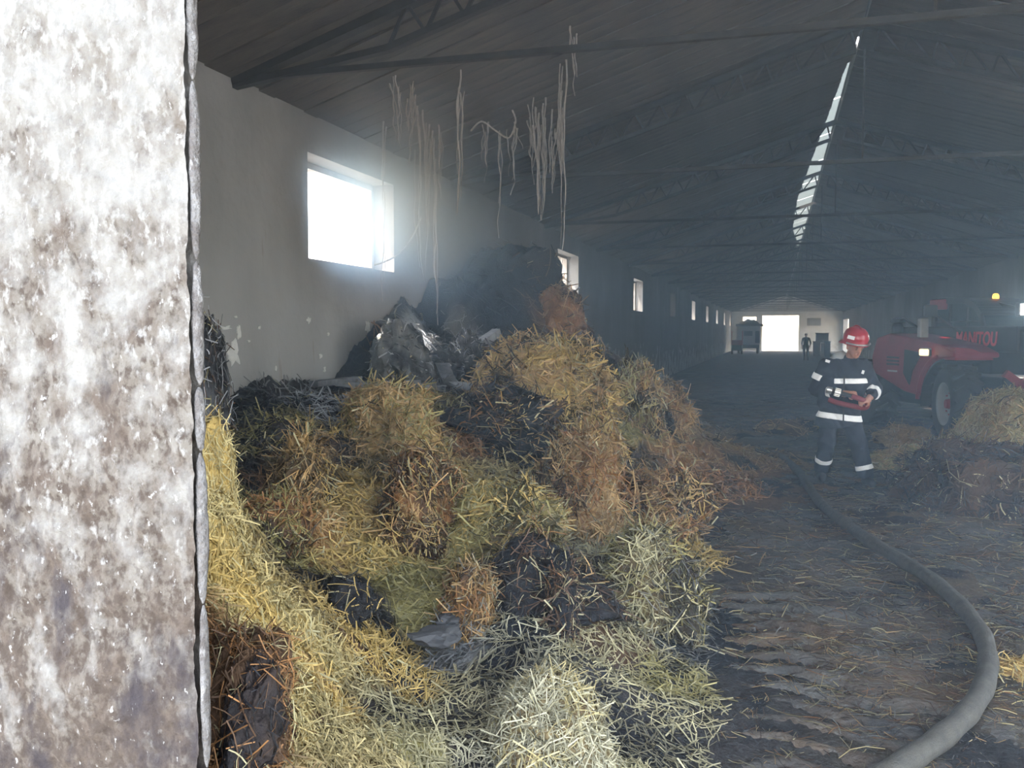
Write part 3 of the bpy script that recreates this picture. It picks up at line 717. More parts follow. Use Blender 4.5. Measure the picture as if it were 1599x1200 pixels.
clump('straw_clump', (690, 770, 858, 876), .45, 'olive', 'olive', 3000, 'olive green straw clump sloping down across the heap middle', sq=2.2, second='gold', seed=10, tilt=.35, droop=.3)
clump('straw_clump', (700, 885, 768, 985), .22, 'umber', 'rust', 900, 'orange tuft at the left end of the black front clump', sq=2.4, second='tan', seed=11, droop=.5, tilt=-.3)
clump('straw_clump', (735, 862, 950, 985), .4, 'char', 'umber', 1500, 'black burnt clump lying across the front of the heap', sq=2.1, second='dark', seed=12, droop=.3, rough=.36, push=.75)
clump('straw_clump', (850, 900, 905, 985), .2, 'char', 'rust', 350, 'brown tuft hanging down the face of the black front clump', sq=2.2, second='umber', seed=26, droop=.8, push=-.1)
clump('straw_clump', (786, 1068, 945, 1210), .3, 'umber', 'white', 3000, 'pale bleached straw tuft at the bottom of the heap', sq=2.4, second='straw', seed=13, scorch=.1, droop=.35, Lm=1.2)
clump('straw_clump', (296, 1012, 440, 1230), .25, 'umber', 'rust', 1400, 'dark brown rusty clump at the foot of the rough door jamb', sq=2.6, second='umber', seed=14, droop=.4, d=2.35)
clump('straw_clump', (360, 1040, 432, 1190), .16, 'char', 'char', 250, 'black clump coloured as the shaded hole in the brown clump by the jamb', sq=2.4, second='umber', seed=27, droop=.4, d=2.2)  # black lump put in for the shade of the hole
clump('straw_clump', (292, 682, 340, 905), .3, 'gold', 'straw', 1500, 'upright golden straw bale edge showing beside the door jamb', sq=3.4, second='gold', seed=15, scorch=.1, droop=.2, d=3.2)
clump('straw_clump', (436, 688, 505, 812), .35, 'tan', 'tan', 1300, 'narrow tan straw clump standing left of the heap middle', sq=2.6, second='tan', seed=16, droop=.7)
clump('straw_clump', (284, 495, 338, 700), .3, 'char', 'umber', 500, 'charred upright stack between the door jamb and the left wall', sq=3, second='ash', seed=17, droop=.7, d=5.0)
clump('straw_clump', (372, 775, 480, 868), .4, 'umber', 'olive', 1500, 'dark olive clump behind the golden straw slope', sq=2.3, second='rust', seed=18)
clump('straw_clump', (946, 840, 1085, 985), .35, 'umber', 'pale', 1600, 'dark clump bristling with pale bent stalks at the heap edge', sq=2.2, second='olive', seed=19, Lm=1.4, lift=.8)
clump('straw_clump', (950, 735, 1110, 838), .5, 'umber', 'tan', 1900, 'brown litter clump spreading to the floor right of the heap', sq=2.0, second='rust', seed=20)
clump('straw_clump', (838, 452, 908, 545), .45, 'rust', 'tan', 500, 'unburnt rusty flank on the right side of the charred mound', sq=2.6, second='rust', seed=21, droop=.6, d=12.2)
clump('ash_pile', (588, 500, 668, 606), .5, 'grey', 'ash', 260, 'whitish ash pile against the wall below the large window', cat='ash pile', sq=2.2, second='dark', seed=22, droop=.2, rough=.36, Lm=.4, lift=.2)
clump('ash_pile', (700, 528, 765, 604), .4, 'dark', 'ash', 300, 'grey ash and rubble pile beside the leaning charred post', cat='ash pile', sq=2.1, second='grey', seed=23, rough=.4, Lm=.4, lift=.2)
clump('straw_clump', (738, 390, 884, 520), .5, 'char', 'char', 300, 'charred black crown of the tall mound against the left wall', sq=2.5, second='umber', seed=24, d=12.5, rough=.2)
clump('straw_clump', (496, 905, 580, 968), .2, 'char', 'char', 150, 'black clump coloured as the shaded gap in the golden straw slope', sq=2.2, second='dark', seed=28, push=.2)  # dark gap between straws, its shade modelled as a black lump
clump('straw_clump', (395, 660, 480, 720), .35, 'dark', 'olive', 700, 'sooty olive clump near the wall at the back left', sq=2.2, second='dark', seed=29)
# right hand side of the barn
G2 = 'straw on the right side of the barn'
clump('straw_bale', (1520, 612, 1690, 735), .8, 'straw', 'straw', 4500, 'big rounded bale of clean pale straw in front of the loader', 'straw bale', G2, sq=3.0, d=11.6, seed=31, rough=.08, scorch=.15, second='tan', droop=.2)
clump('straw_clump', (1430, 700, 1680, 870), .9, 'umber', 'umber', 3500, 'low dark brown heap of burnt straw before the clean bale', 'straw clump', G2, sq=2.2, d=9.3, seed=32, second='dark')
clump('straw_clump', (1372, 664, 1448, 704), .5, 'tan', 'tan', 500, 'small tan straw drift beside the loader front wheel', 'straw clump', G2, sq=2.0, d=14.2, seed=33)
clump('straw_clump', (1352, 700, 1500, 752), .6, 'tan', 'tan', 1500, 'flat tan straw drift on the floor behind the firefighter boots', 'straw clump', G2, sq=2.0, d=11.9, seed=34, second='olive')
clump('straw_clump', (1458, 682, 1520, 745), .4, 'umber', 'olive', 700, 'wispy straw clump spilling from the left end of the clean bale', 'straw clump', G2, sq=2.0, d=12.0, seed=35, second='straw', lift=.8)
clump('straw_clump', (1180, 655, 1275, 680), .5, 'umber', 'tan', 300, 'thin brown straw strip across the floor behind the firefighter', 'straw clump', G2, sq=2.0, d=16.0, seed=36)
clump('straw_clump', (1540, 1035, 1640, 1110), .25, 'rust', 'gold', 700, 'orange straw tuft on the floor outside the bend of the hose', 'straw clump', G2, sq=2.0, d=4.65, seed=37)
# ------------------------------------------------------------------ charred timbers and rubble
M_char = mat('charred_timber', (.15, .15, .16), rough=.9, col2=(.03, .03, .032), nscale=9, bump=.6, bscale=30)
M_ashwood = mat('ash_grey_timber', (.34, .35, .37), rough=.9, col2=(.12, .12, .125), nscale=7, bump=.5, bscale=30)
for (a, b, w_, h_, m_, lb) in (((520, 596, 8.2), (600, 607, 8.0), .16, .05, M_ashwood, 'grey charred plank lying flat at the foot of the ash pile'),
        ((490, 600, 7.9), (560, 592, 8.4), .10, .05, M_char, 'black charred lath beside the grey plank near the wall'),
        ((712, 566, 9.8), (776, 519, 10.4), .11, .09, M_ashwood, 'burnt grey post leaning up behind the tan straw slab'),
        ((640, 520, 9.6), (664, 606, 8.9), .09, .07, M_ashwood, 'ash whitened post leaning on the ash pile'),
        ((690, 570, 9.3), (704, 606, 9.0), .15, .05, M_char, 'short charred board standing beside the rubble'),
        ((705, 600, 9.1), (738, 604, 9.0), .14, .06, M_ashwood, 'short grey board lying beside the rubble'),
        ((600, 600, 8.2), (655, 598, 8.4), .07, .05, M_char, 'thin burnt lath across the foot of the ash pile'),
        ((612, 560, 9.2), (626, 590, 9.0), .10, .05, M_char, 'dark burnt board stub leaning below the white ash')):
    bm = bmesh.new(); A, B_ = Vector(P(*a)), Vector(P(*b)); c = (A + B_) / 2
    N_ = 9; prev = None
    a_, b_ = frame_of(B_ - A)
    rings = []
    for k in range(N_):
        t = k / (N_ - 1); p_ = A.lerp(B_, t) - c; j = lambda q: 1 + .22 * mnoise.noise(Vector((k * .9, q, A.x * 7)))
        rings.append([bm.verts.new(p_ + a_ * sx * w_ / 2 * j(sx) + b_ * sy * h_ / 2 * j(sy + 3)) for sx, sy in ((-1, -1), (1, -1), (1, 1), (-1, 1))])
    for k in range(N_ - 1):
        for q in range(4): bm.faces.new((rings[k][q], rings[k][(q + 1) % 4], rings[k + 1][(q + 1) % 4], rings[k + 1][q]))
    bm.faces.new(rings[0][::-1]); bm.faces.new(rings[-1])
    tag(obj('charred_board', bm, m_, loc=c), lb, 'board', 'charred timbers on the heap')
def lump(name, px, py, size, m_, label, cat, flat=.35, seed=0, group=None, up=.02, d=None):
    c = hit(px, py) if d is None else P(px, py, d)
    bm = bmesh.new(); bmesh.ops.create_icosphere(bm, subdivisions=3, radius=1)
    for v in bm.verts:
        nn = 1 + .45 * mnoise.noise(v.co * 1.4 + Vector((seed, 0, 0))) + .2 * mnoise.noise(v.co * 4 + Vector((seed, 3, 0)))
        v.co = Vector((v.co.x * size[0], v.co.y * size[1], v.co.z * size[2])) * nn
    o = obj(name, bm, m_, loc=(c[0], c[1], c[2] + up)); o.rotation_euler = (0, 0, seed)
    return tag(o, label, cat, group)
M_slab = mat('grey_sheet', (.085, .085, .09), rough=.8, noise=.4, nscale=10, bump=.3, bscale=20)
lump('grey_slab', 682, 1005, (.09, .12, .045), M_slab, 'crumpled grey slab lying in a hollow of the straw', 'slab', seed=2.2, up=.03)
lump('grey_slab', 700, 985, (.06, .06, .03), M_slab, 'smaller grey shard beside the crumpled grey slab', 'slab', seed=3.1, up=.05)
M_speck = mat('sun_speck_sheet', (.85, .85, .82), rough=.7)  # spots of sunlight on the floor, put in as white sheets
for k, (px, py, s_, lb) in enumerate(((1116, 706, .075, 'larger white sheet laid as a sun speck on the floor edge by the heap'), (1092, 797, .055, 'white sheet laid as a sun speck nearest at the heap edge'), (1108, 759, .05, 'narrow white sheet laid as a sun speck between two others at the heap edge'), (1134, 692, .035, 'tiny white sheet laid as a sun speck on the dark floor beyond the heap'))):
    c = PG(px, py, .03)
    bm = bmesh.new(); bmesh.ops.create_grid(bm, x_segments=6, y_segments=6, size=1)
    for v in bm.verts: v.co = Vector((v.co.x * s_ * (1.2 + .4 * mnoise.noise(v.co * 2)), v.co.y * s_ * 1.6, .03 + .025 * mnoise.noise(v.co * 3 + Vector((k, 0, 0)))))
    bmesh.ops.solidify(bm, geom=bm.faces[:], thickness=.003)
    tag(obj('sun_speck_sheet', bm, M_speck, loc=c), lb, 'scrap', 'white sheets laid as sun specks on the floor')
# ------------------------------------------------------------------ fire hose on the floor
HP = [(1180, 706), (1215, 712), (1245, 735), (1262, 760), (1285, 790), (1330, 825), (1385, 862), (1440, 895), (1490, 935), (1530, 985), (1543, 1030), (1535, 1075), (1505, 1120), (1460, 1160), (1400, 1200), (1320, 1250), (1230, 1300)]
R_H = .05
ctrl = [Vector(PG(px, py, R_H * .8)) for px, py in HP]
def catmull(ps, n=10):
    out = []
    for i in range(len(ps) - 1):
        a, b, c, d = ps[max(i - 1, 0)], ps[i], ps[i + 1], ps[min(i + 2, len(ps) - 1)]
        for k in range(n):
            t = k / n
            out.append(.5 * ((2 * b) + (c - a) * t + (2 * a - 5 * b + 4 * c - d) * t * t + (3 * b - a - 3 * c + d) * t ** 3))
    return out + [ps[-1]]
hp = catmull(ctrl)
M_hose = mat('grey_canvas_hose', (.095, .088, .072), rough=.75, col2=(.035, .033, .028), nscale=16, bump=.5, bscale=120)
bm = bmesh.new(); tube(bm, hp, [R_H * (1 + .06 * math.sin(k * .7)) for k in range(len(hp))], 14)
hose = tag(obj('fire_hose', bm, M_hose, smooth=True), 'grey canvas fire hose snaking across the black floor', 'hose')
# ------------------------------------------------------------------ sooty strands hanging from the roof
M_web = mat('sooty_strand', (.34, .31, .28), rough=.9, noise=.4, nscale=20)
def roof_z(x): return ZR - (abs(x - XRIDGE)) * (ZR - ZE) / (XRIDGE - XL) - .02
def strand(xt, yt, xb, yb, wpx, nf, label, seed, sway=3):
    ds = np.linspace(4, 22, 900); d = None
    for q in ds:
        p_ = P(xt, yt, q)
        if p_[2] >= roof_z(p_[0]): d = q; break
    if d is None: d = 10.5
    d = min(d, 14)
    r_ = np.random.default_rng(seed)
    topp = Vector(P(xt, yt, d)); bot = Vector(P(xb, yb, d)); topp.z = max(topp.z, roof_z(topp.x)) if topp.z > roof_z(topp.x) - .6 else topp.z
    bm = bmesh.new(); Lr = (topp - bot).length; px_m = d / F
    for f in range(nf):
        t0 = r_.uniform(0, .25) if f else 0; t1 = r_.uniform(.45, 1) if f else 1
        off = r_.normal(size=2) * wpx * .5 * px_m; n_ = 18; ph = r_.uniform(0, 6, 3)
        pts = []
        for k in range(n_):
            t = t0 + (t1 - t0) * k / (n_ - 1)
            c = topp.lerp(bot, t); spread = (1 - t) ** .6 + .15
            s = sway * px_m * (math.sin(t * 9 + ph[0]) + .5 * math.sin(t * 23 + ph[1]))
            pts.append(c + Vector(RV) * (off[0] * spread + s * .6) + Vector(HV) * (off[1] * spread + s * .4) - topp)
        rr = [(.7 + .5 * abs(math.sin(k * 1.3 + ph[2]))) * px_m * (1.0 if f % 3 else 1.5) * (1 - .6 * k / (n_ - 1)) for k in range(n_)]
        tube(bm, pts, rr, 4)
    o = obj('hanging_strand', bm, M_web, loc=topp)
    tag(o, label, 'strand', 'sooty strands hanging from the roof')
ST = [(722, 108, 717, 335, 7, 5, 'single pale strand hanging alone between the window and the mound'),
 (662, 170, 661, 440, 14, 12, 'thick tangled strand bundle hanging just right of the large window'),
 (676, 215, 682, 508, 5, 3, 'longest thin strand swinging down toward the ash pile'),
 (877, 95, 878, 392, 9, 9, 'thick straight strand ending above the second window'),
 (843, 150, 846, 345, 22, 14, 'broad ragged strand curtain left of the thick straight strand'),
 (866, 200, 862, 302, 6, 4, 'short strand between the ragged curtain and the thick straight strand'),
 (758, 190, 756, 285, 6, 4, 'short strand left of the looped web'), (780, 205, 779, 372, 3, 2, 'thin long strand above the top of the mound'),
 (794, 200, 796, 305, 7, 4, 'short thin strand right of the looped web'), (640, 125, 637, 262, 12, 7, 'soft sooty strand above the right window edge'),
 (618, 118, 624, 232, 10, 5, 'faint strand under the nearest tie beam'), (600, 190, 598, 472, 2, 2, 'hair thin strand crossing the right window reveal'),
 (690, 195, 688, 310, 5, 3, 'faint short strand right of the tangled bundle'), (824, 180, 830, 262, 12, 6, 'faint wide strand left of the ragged curtain'), (894, 40, 899, 150, 8, 4, 'upper strand hanging near the second truss')]
for k, s in enumerate(ST): strand(*s, seed=100 + k)
# looped webs
for k, (pp, d, lb) in enumerate((([(658, 340), (643, 372), (622, 397), (602, 408), (585, 414)], 9.2, 'pale cord sagging from the strand bundle to the window sill'), ([(735, 205), (752, 190), (775, 205), (795, 215), (805, 190), (800, 172)], 9.6, 'looped sooty web below the second truss'))):
    pts = catmull([Vector(P(x_, y_, d)) for x_, y_ in pp], 8)
    bm = bmesh.new(); tube(bm, [p_ - pts[0] for p_ in pts], [.006 + .006 * abs(math.sin(i * 1.7)) for i in range(len(pts))], 5)
    tag(obj('hanging_strand', bm, M_web, loc=pts[0]), lb, 'strand', 'sooty strands hanging from the roof')

# pale scabs of plaster left standing proud on the sooty left wall
M_scab = mat('pale_plaster_scab', (.50, .50, .48), rough=.9, noise=.25, nscale=20, bump=.3)
wl_o = bpy.data.objects['wall_left']
for k, (px, py, w_, h_) in enumerate(((366, 552, 20, 38), (372, 520, 8, 22), (352, 512, 18, 7), (404, 512, 5, 7), (388, 533, 4, 5), (482, 500, 6, 11), (500, 556, 6, 9), (506, 578, 5, 9), (430, 575, 3, 8), (573, 510, 9, 26), (512, 522, 5, 6), (368, 495, 4, 4))):
    c = PX(px, py, XL); d_ = float((c - CAM) @ FV); n_ = 26; bm = bmesh.new(); rng_ = []
    ry_, rz_ = w_ * d_ / F * 1.1, h_ * d_ / F * .5
    for lay in (0, .008):
        rng_.append([bm.verts.new((XL + .001 + lay, c[1] + math.cos(a) * ry_ * q * (1 - lay * 12), c[2] + math.sin(a) * rz_ * q * (1 - lay * 12))) for a in np.linspace(0, 2 * math.pi, n_, endpoint=False) for q in (.75 + .75 * mnoise.noise(Vector((math.cos(a) * 1.6 + k * 3, math.sin(a) * 1.6, k))) + .3 * mnoise.noise(Vector((math.cos(a) * 5 + k, math.sin(a) * 5, k))),)])
    for i in range(n_): bm.faces.new((rng_[0][i], rng_[0][(i + 1) % n_], rng_[1][(i + 1) % n_], rng_[1][i]))
    bm.faces.new(rng_[1]); bm.faces.new(rng_[0][::-1])
    obj('plaster_scab', bm, M_scab, wl_o)
# ------------------------------------------------------------------ figures: continuous surfaces grown from rounded limbs
def rcone(p, a, b, ra, rb):
    a, b = np.array(a, np.float32), np.array(b, np.float32); ab = b - a
    t = np.clip(((p - a) @ ab) / max(ab @ ab, 1e-9), 0, 1)
    return np.linalg.norm(p - (a + t[..., None] * ab), axis=-1) - (ra + (rb - ra) * t)
def ellip(p, c, r):
    q = (p - np.array(c, np.float32)) / np.array(r, np.float32)
    k = np.linalg.norm(q, axis=-1)
    return (k - 1) * min(r)
def smin(a, b, k):
    h = np.clip(.5 + .5 * (b - a) / k, 0, 1); return b + (a - b) * h - k * h * (1 - h)
def eval_prims(p, prims, k):
    d = None
    for q in prims:
        v = rcone(p, *q[1:5]) if q[0] == 'c' else ellip(p, q[1], q[2])
        kk = q[-1] if (q[0] == 'c' and len(q) == 6) or (q[0] == 'e' and len(q) == 4) else k
        d = v if d is None else smin(d, v, kk)
    return d
def surface_nets(fn, lo, hi, h):
    lo, hi = np.array(lo), np.array(hi); n = np.ceil((hi - lo) / h).astype(int) + 1
    ax = [lo[i] + h * np.arange(n[i]) for i in range(3)]
    f = np.empty(n, np.float32)
    for i in range(n[0]):                     # slice by slice keeps memory small
        Y, Z = np.meshgrid(ax[1], ax[2], indexing='ij')
        f[i] = fn(np.stack([np.full_like(Y, ax[0][i]), Y, Z], -1).astype(np.float32))
    s = f < 0
    cs = [s[i:n[0] - 1 + i, j:n[1] - 1 + j, k:n[2] - 1 + k] for i in (0, 1) for j in (0, 1) for k in (0, 1)]
    cnt = sum(c.astype(np.int8) for c in cs); act = (cnt > 0) & (cnt < 8)
    I = np.argwhere(act); idx = -np.ones(act.shape, np.int64); idx[act] = np.arange(len(I))
    acc = np.zeros((len(I), 3)); num = np.zeros(len(I))
    for axs in range(3):
        o1, o2 = [a for a in range(3) if a != axs]
        for u in (0, 1):
            for v in (0, 1):
                a = I.copy(); a[:, o1] += u; a[:, o2] += v; b = a.copy(); b[:, axs] += 1
                fa, fb = f[a[:, 0], a[:, 1], a[:, 2]], f[b[:, 0], b[:, 1], b[:, 2]]
                m = (fa < 0) != (fb < 0); t = np.where(m, fa / (fa - fb + 1e-12), 0)
                q = (a - I).astype(float); q[:, axs] += t
                acc[m] += q[m]; num[m] += 1
    V = lo + (I + acc / num[:, None]) * h
    Fs = []
    for axs in range(3):
        o1, o2 = [(1, 2), (2, 0), (0, 1)][axs]
        sl0 = [slice(None)] * 3; sl1 = [slice(None)] * 3; sl0[axs] = slice(0, -1); sl1[axs] = slice(1, None)
        e = np.argwhere(s[tuple(sl0)] != s[tuple(sl1)])
        e = e[(e[:, o1] > 0) & (e[:, o2] > 0) & (e[:, o1] < n[o1] - 1) & (e[:, o2] < n[o2] - 1)]
        def cell(d1, d2):
            c = e.copy(); c[:, o1] -= d1; c[:, o2] -= d2; return idx[c[:, 0], c[:, 1], c[:, 2]]
        q = np.stack([cell(1, 1), cell(0, 1), cell(0, 0), cell(1, 0)], -1)
        inside = s[e[:, 0], e[:, 1], e[:, 2]]
        q[~inside] = q[~inside][:, ::-1]
        Fs.append(q)
    Fq = np.concatenate(Fs)
    return V, Fq[(Fq >= 0).all(1)]
def sdf_obj(name, prims, k, lo, hi, h, m, parent, col=None, extra=None):
    fn = lambda p: eval_prims(p, prims, k) if extra is None else extra(p, eval_prims(p, prims, k))
    V, Fq = surface_nets(fn, lo, hi, h)
    return np_mesh(name, V, Fq, m, parent, col=None if col is None else col(V))
M_navy = mat('navy_turnout_cloth', (.018, .024, .042), rough=.85, noise=.4, nscale=9, bump=.35, bscale=28)
M_refl = mat('white_reflective_band', (.97, .97, .97), rough=.4)
M_skin = tint_mat('skin', rough=.5)
M_black = mat('black_rubber', (.018, .018, .02), rough=.7)
M_helm = mat('red_helmet_shell', (.42, .018, .03), rough=.28, noise=.15)
M_chrome = mat('worn_metal', (.55, .55, .54), rough=.35, metal=.9, noise=.25, nscale=30)
M_redhose = mat('dark_red_rubber', (.17, .02, .03), rough=.6)
def hand(c, fwd, up, side, s=1.0, curl=.9):
    """palm, four unequal fingers and a thumb curling round something"""
    c, fwd, up, side = [np.array(v, float) for v in (c, fwd, up, side)]
    pr = [('c', c - fwd * .04 * s - side * .018 * s, c + fwd * .03 * s - side * .02 * s, .017 * s, .016 * s, .02), ('c', c - fwd * .04 * s + side * .018 * s, c + fwd * .03 * s + side * .02 * s, .017 * s, .016 * s, .02)]
    for i, (o, L) in enumerate(((-.031, .85), (-.010, 1.0), (.011, .95), (.031, .75))):
        b = c + fwd * .035 * s + side * o * s; a = curl
        k1 = b + (fwd * math.cos(a * .5) - up * math.sin(a * .5)) * .04 * L * s
        k2 = k1 + (fwd * math.cos(a * 1.4) - up * math.sin(a * 1.4)) * .028 * L * s
        k3 = k2 + (fwd * math.cos(a * 2.2) - up * math.sin(a * 2.2)) * .022 * L * s
        pr += [('c', b, k1, .0105 * s, .0098 * s, .004), ('c', k1, k2, .0098 * s, .0092 * s, .004), ('c', k2, k3, .0092 * s, .0082 * s, .004)]
    b = c - fwd * .01 * s - side * .035 * s
    k1 = b + (fwd * .5 - side * .7 - up * .4) * .042 * s; k2 = k1 + (fwd * .8 - up * .6) * .032 * s
    return pr + [('c', b, k1, .013 * s, .0115 * s, .008), ('c', k1, k2, .0115 * s, .009 * s, .004)]
FLOC = PG(1312, 753); vdir = math.atan2(FLOC[0], FLOC[1])
ff = empty('person', (FLOC[0], FLOC[1], 0), -vdir, 'firefighter in navy suit with white bands and red helmet carrying a nozzle', 'person')
hd = np.array([.125, -.15, 1.585])
# head axes: looking down to the image right
fx = np.array([.50, -.80, -.36]); fx /= np.linalg.norm(fx); rx_ = np.cross(fx, [0, 0, 1]); rx_ /= np.linalg.norm(rx_); ux_ = np.cross(rx_, fx)
HC = lambda r, f, u: tuple(hd + rx_ * r + fx * f + ux_ * u)
wl_, wr_ = (.03, -.25, 1.055), (.30, -.20, 1.02)
hl, hr = (.085, -.275, 1.06), (.255, -.285, .985)
body = [('c', HC(0, .01, .035), HC(0, -.02, .04), .088, .09), ('c', HC(0, .03, -.045), HC(0, .045, -.075), .062, .045), ('c', HC(0, .088, .01), HC(0, .108, -.022), .011, .016, .012), ('c', HC(-.03, .088, -.052), HC(.03, .088, -.052), .008, .008, .01),
        ('c', HC(-.04, .083, .024), HC(.04, .083, .024), .012, .012, .012), ('e', HC(.085, -.005, -.005), (.014, .022, .03), .008), ('e', HC(-.085, -.005, -.005), (.014, .022, .03), .008),
        ('c', HC(0, -.02, -.04), (.05, -.01, 1.38), .052, .055), ('c', (-.11, .01, 1.34), (.15, .01, 1.34), .07, .07), ('c', (.02, .02, 1.28), (-.03, .01, .95), .10, .11),
        ('c', (-.17, 0, 1.36), (-.29, .02, 1.09), .055, .048), ('c', (-.29, .02, 1.09), wl_, .046, .034), ('c', (.21, 0, 1.36), (.35, .0, 1.11), .055, .048), ('c', (.35, 0, 1.11), wr_, .046, .034),
        ('c', (-.12, 0, .88), (-.16, -.02, .48), .085, .06), ('c', (-.16, -.02, .48), (-.21, .13, .10), .055, .04), ('c', (.05, 0, .88), (.19, -.11, .48), .085, .06), ('c', (.19, -.11, .48), (.28, -.12, .09), .055, .04),
        ('c', wl_, hl, .03, .026), ('c', wr_, hr, .03, .026)]
body += hand(hl, (.93, -.2, .1), (0, -.6, .8), (.15, .8, .6)) + hand(hr, (-.75, -.6, -.1), (.2, -.5, .8), (-.55, .5, .5))
def skin_col(V):
    c = np.tile(np.array([.40, .20, .145]), (len(V), 1))
    def spot(p, r, k):
        d = np.linalg.norm(V - np.array(p), axis=1); w_ = np.clip(1.4 - d / r, 0, 1)[:, None]; c[:] = c * (1 - w_) + np.array(k) * w_
    for sx in (-.032, .032): spot(HC(sx, .085, .008), .012, (.03, .02, .02)); spot(HC(sx, .09, .03), .013, (.06, .035, .025))
    spot(HC(0, .092, -.055), .013, (.22, .07, .06)); spot(HC(0, .1, -.02), .016, (.48, .22, .16))
    return c
sdf_obj('body', body, .03, (-.42, -.48, .02), (.48, .25, 1.78), .0085, M_skin, ff, col=skin_col)
jk = [('c', (-.12, 0, 1.33), (.17, -.01, 1.33), .115, .115, .06), ('c', (-.10, -.03, 1.15), (.13, -.03, 1.15), .155, .155), ('c', (-.11, -.02, .95), (.08, -.02, .95), .165, .165), ('c', (-.13, 0, .71), (.06, -.01, .71), .165, .165),
      ('c', (-.01, -.02, 1.43), (.09, -.05, 1.43), .075, .075, .05),
      ('c', (-.19, 0, 1.36), (-.29, .02, 1.09), .088, .078), ('c', (-.29, .02, 1.09), (-.03, -.215, 1.06), .075, .058), ('c', (.23, 0, 1.36), (.35, 0, 1.10), .088, .078), ('c', (.35, 0, 1.10), (.315, -.17, 1.035), .075, .058)]
wr = lambda p: .006 * np.sin(p[..., 2] * 46 + 9 * np.sin(p[..., 0] * 9) + 7 * p[..., 1]) * np.cos(p[..., 0] * 21 + 5 * p[..., 2])
jfn = lambda p, d: np.maximum(d + wr(p), .655 + .02 * np.sin(p[..., 0] * 12) - p[..., 2])
jacket = sdf_obj('jacket', jk, .05, (-.45, -.36, .62), (.5, .26, 1.56), .009, M_navy, ff, extra=jfn)
tk = [('c', (-.12, 0, .86), (-.155, -.02, .48), .12, .098), ('c', (-.155, -.02, .48), (-.21, .12, .13), .096, .088), ('c', (.05, 0, .86), (.185, -.10, .48), .12, .098), ('c', (.185, -.10, .48), (.275, -.12, .12), .096, .09)]
tfn = lambda p, d: np.maximum(d + wr(p) * 1.2, .085 - p[..., 2])
trousers = sdf_obj('trousers', tk, .04, (-.36, -.3, .05), (.45, .27, .98), .01, M_navy, ff, extra=tfn)
bt = [('c', (-.21, .13, .16), (-.215, .12, .06), .062, .055), ('c', (-.215, .12, .055), (-.2, -.04, .045), .055, .045)]
sdf_obj('boot', bt, .03, (-.32, -.14, -.02), (-.1, .25, .24), .01, M_black, ff, extra=lambda p, d: np.maximum(d, .0 - p[..., 2]))
bt = [('c', (.28, -.12, .15), (.285, -.12, .06), .062, .055), ('c', (.285, -.12, .055), (.34, -.27, .045), .055, .045)]
sdf_obj('boot', bt, .03, (.16, -.38, -.02), (.46, 0, .24), .01, M_black, ff, extra=lambda p, d: np.maximum(d, .0 - p[..., 2]))
def band(prims, k, c, axis, half, lo, hi, parent, keep=None, off=.007):
    axis = np.array(axis, float); axis /= np.linalg.norm(axis); c = np.array(c)
    def fn(p, d):
        v = np.maximum(d + wr(p) * 1.0 - off, np.abs((p - c) @ axis) - half)
        return v if keep is None else np.maximum(v, keep(p))
    sdf_obj('reflective_band', prims, k, lo, hi, .007, M_refl, parent, extra=fn)
tor = jk[:5]
band(tor, .05, (0, 0, .775), (.10, 0, 1), .034, (-.36, -.25, .68), (.3, .22, .88), jacket)
band(tor, .05, (0, 0, 1.195), (-.02, 0, 1), .03, (-.1, -.26, 1.12), (.28, .2, 1.27), jacket, keep=lambda p: np.maximum(-.09 - p[..., 0], p[..., 1] + .02))
band(jk[5:6], .05, (-.24, 0, 1.225), (-.10, .02, -.27), .036, (-.42, -.16, 1.13), (-.1, .16, 1.36), jacket, off=.017)
band(jk[6:7], .05, (-.12, -.14, 1.07), (.26, -.235, -.03), .026, (-.26, -.28, .96), (-.0, .0, 1.18), jacket, off=.017)
band(jk[8:9], .05, (.33, -.09, 1.07), (-.03, -.17, -.06), .028, (.22, -.22, .95), (.45, .03, 1.19), jacket, off=.017)
band(tk[1:2], .04, (-.19, .07, .245), (-.055, .14, -.35), .027, (-.34, -.1, .1), (-.05, .25, .4), trousers)
band(tk[3:4], .04, (.262, -.118, .205), (.09, -.02, -.36), .027, (.1, -.28, .08), (.42, .05, .34), trousers)
for q in (((-.165, -.09, 1.42), .026, .016), ((.22, -.125, 1.30), .014, .022)):
    bm = bmesh.new(); bx(bm, -q[1], q[1], -.004, .004, -q[2], q[2]); o = obj('reflective_patch', bm, M_refl, jacket, loc=q[0]); o.rotation_euler = (-.5, .3, 0)
bm = bmesh.new(); bx(bm, -.008, .008, -.004, .004, -.3, .24); obj('zip_flap', bm, M_black, jacket, loc=(.02, -.192, 1.02))
# helmet
Mh = Matrix.Translation(Vector(hd + ux_ * .045)) @ Matrix((list(rx_) + [0], list(fx) + [0], list(ux_) + [0], [0, 0, 0, 1])).transposed() if False else None
Rh = Matrix(((rx_[0], fx[0], ux_[0], 0), (rx_[1], fx[1], ux_[1], 0), (rx_[2], fx[2], ux_[2], 0), (0, 0, 0, 1)))
Mh = Matrix.Translation(Vector(hd + ux_ * .072 - fx * .015)) @ Rh @ Matrix.Rotation(.10, 4, 'X')
bm = bmesh.new()
lathe(bm, [(.160, -.030), (.156, -.022), (.130, .0), (.134, .03), (.131, .065), (.116, .11), (.082, .145), (.037, .163), (.004, .167)], 36)
for v in bm.verts:
    v.co.y *= 1.13
    if v.co.z < -.02:
        r_ = v.co.y / .2
        if r_ < 0: v.co.y *= 1.22; v.co.z -= .035 * -r_          # long neck brim at the back
        else: v.co.x *= .9; v.co.y *= .93
bmesh.ops.transform(bm, matrix=Mh, verts=bm.verts)
hel = obj('helmet', bm, M_helm, ff, smooth=True)
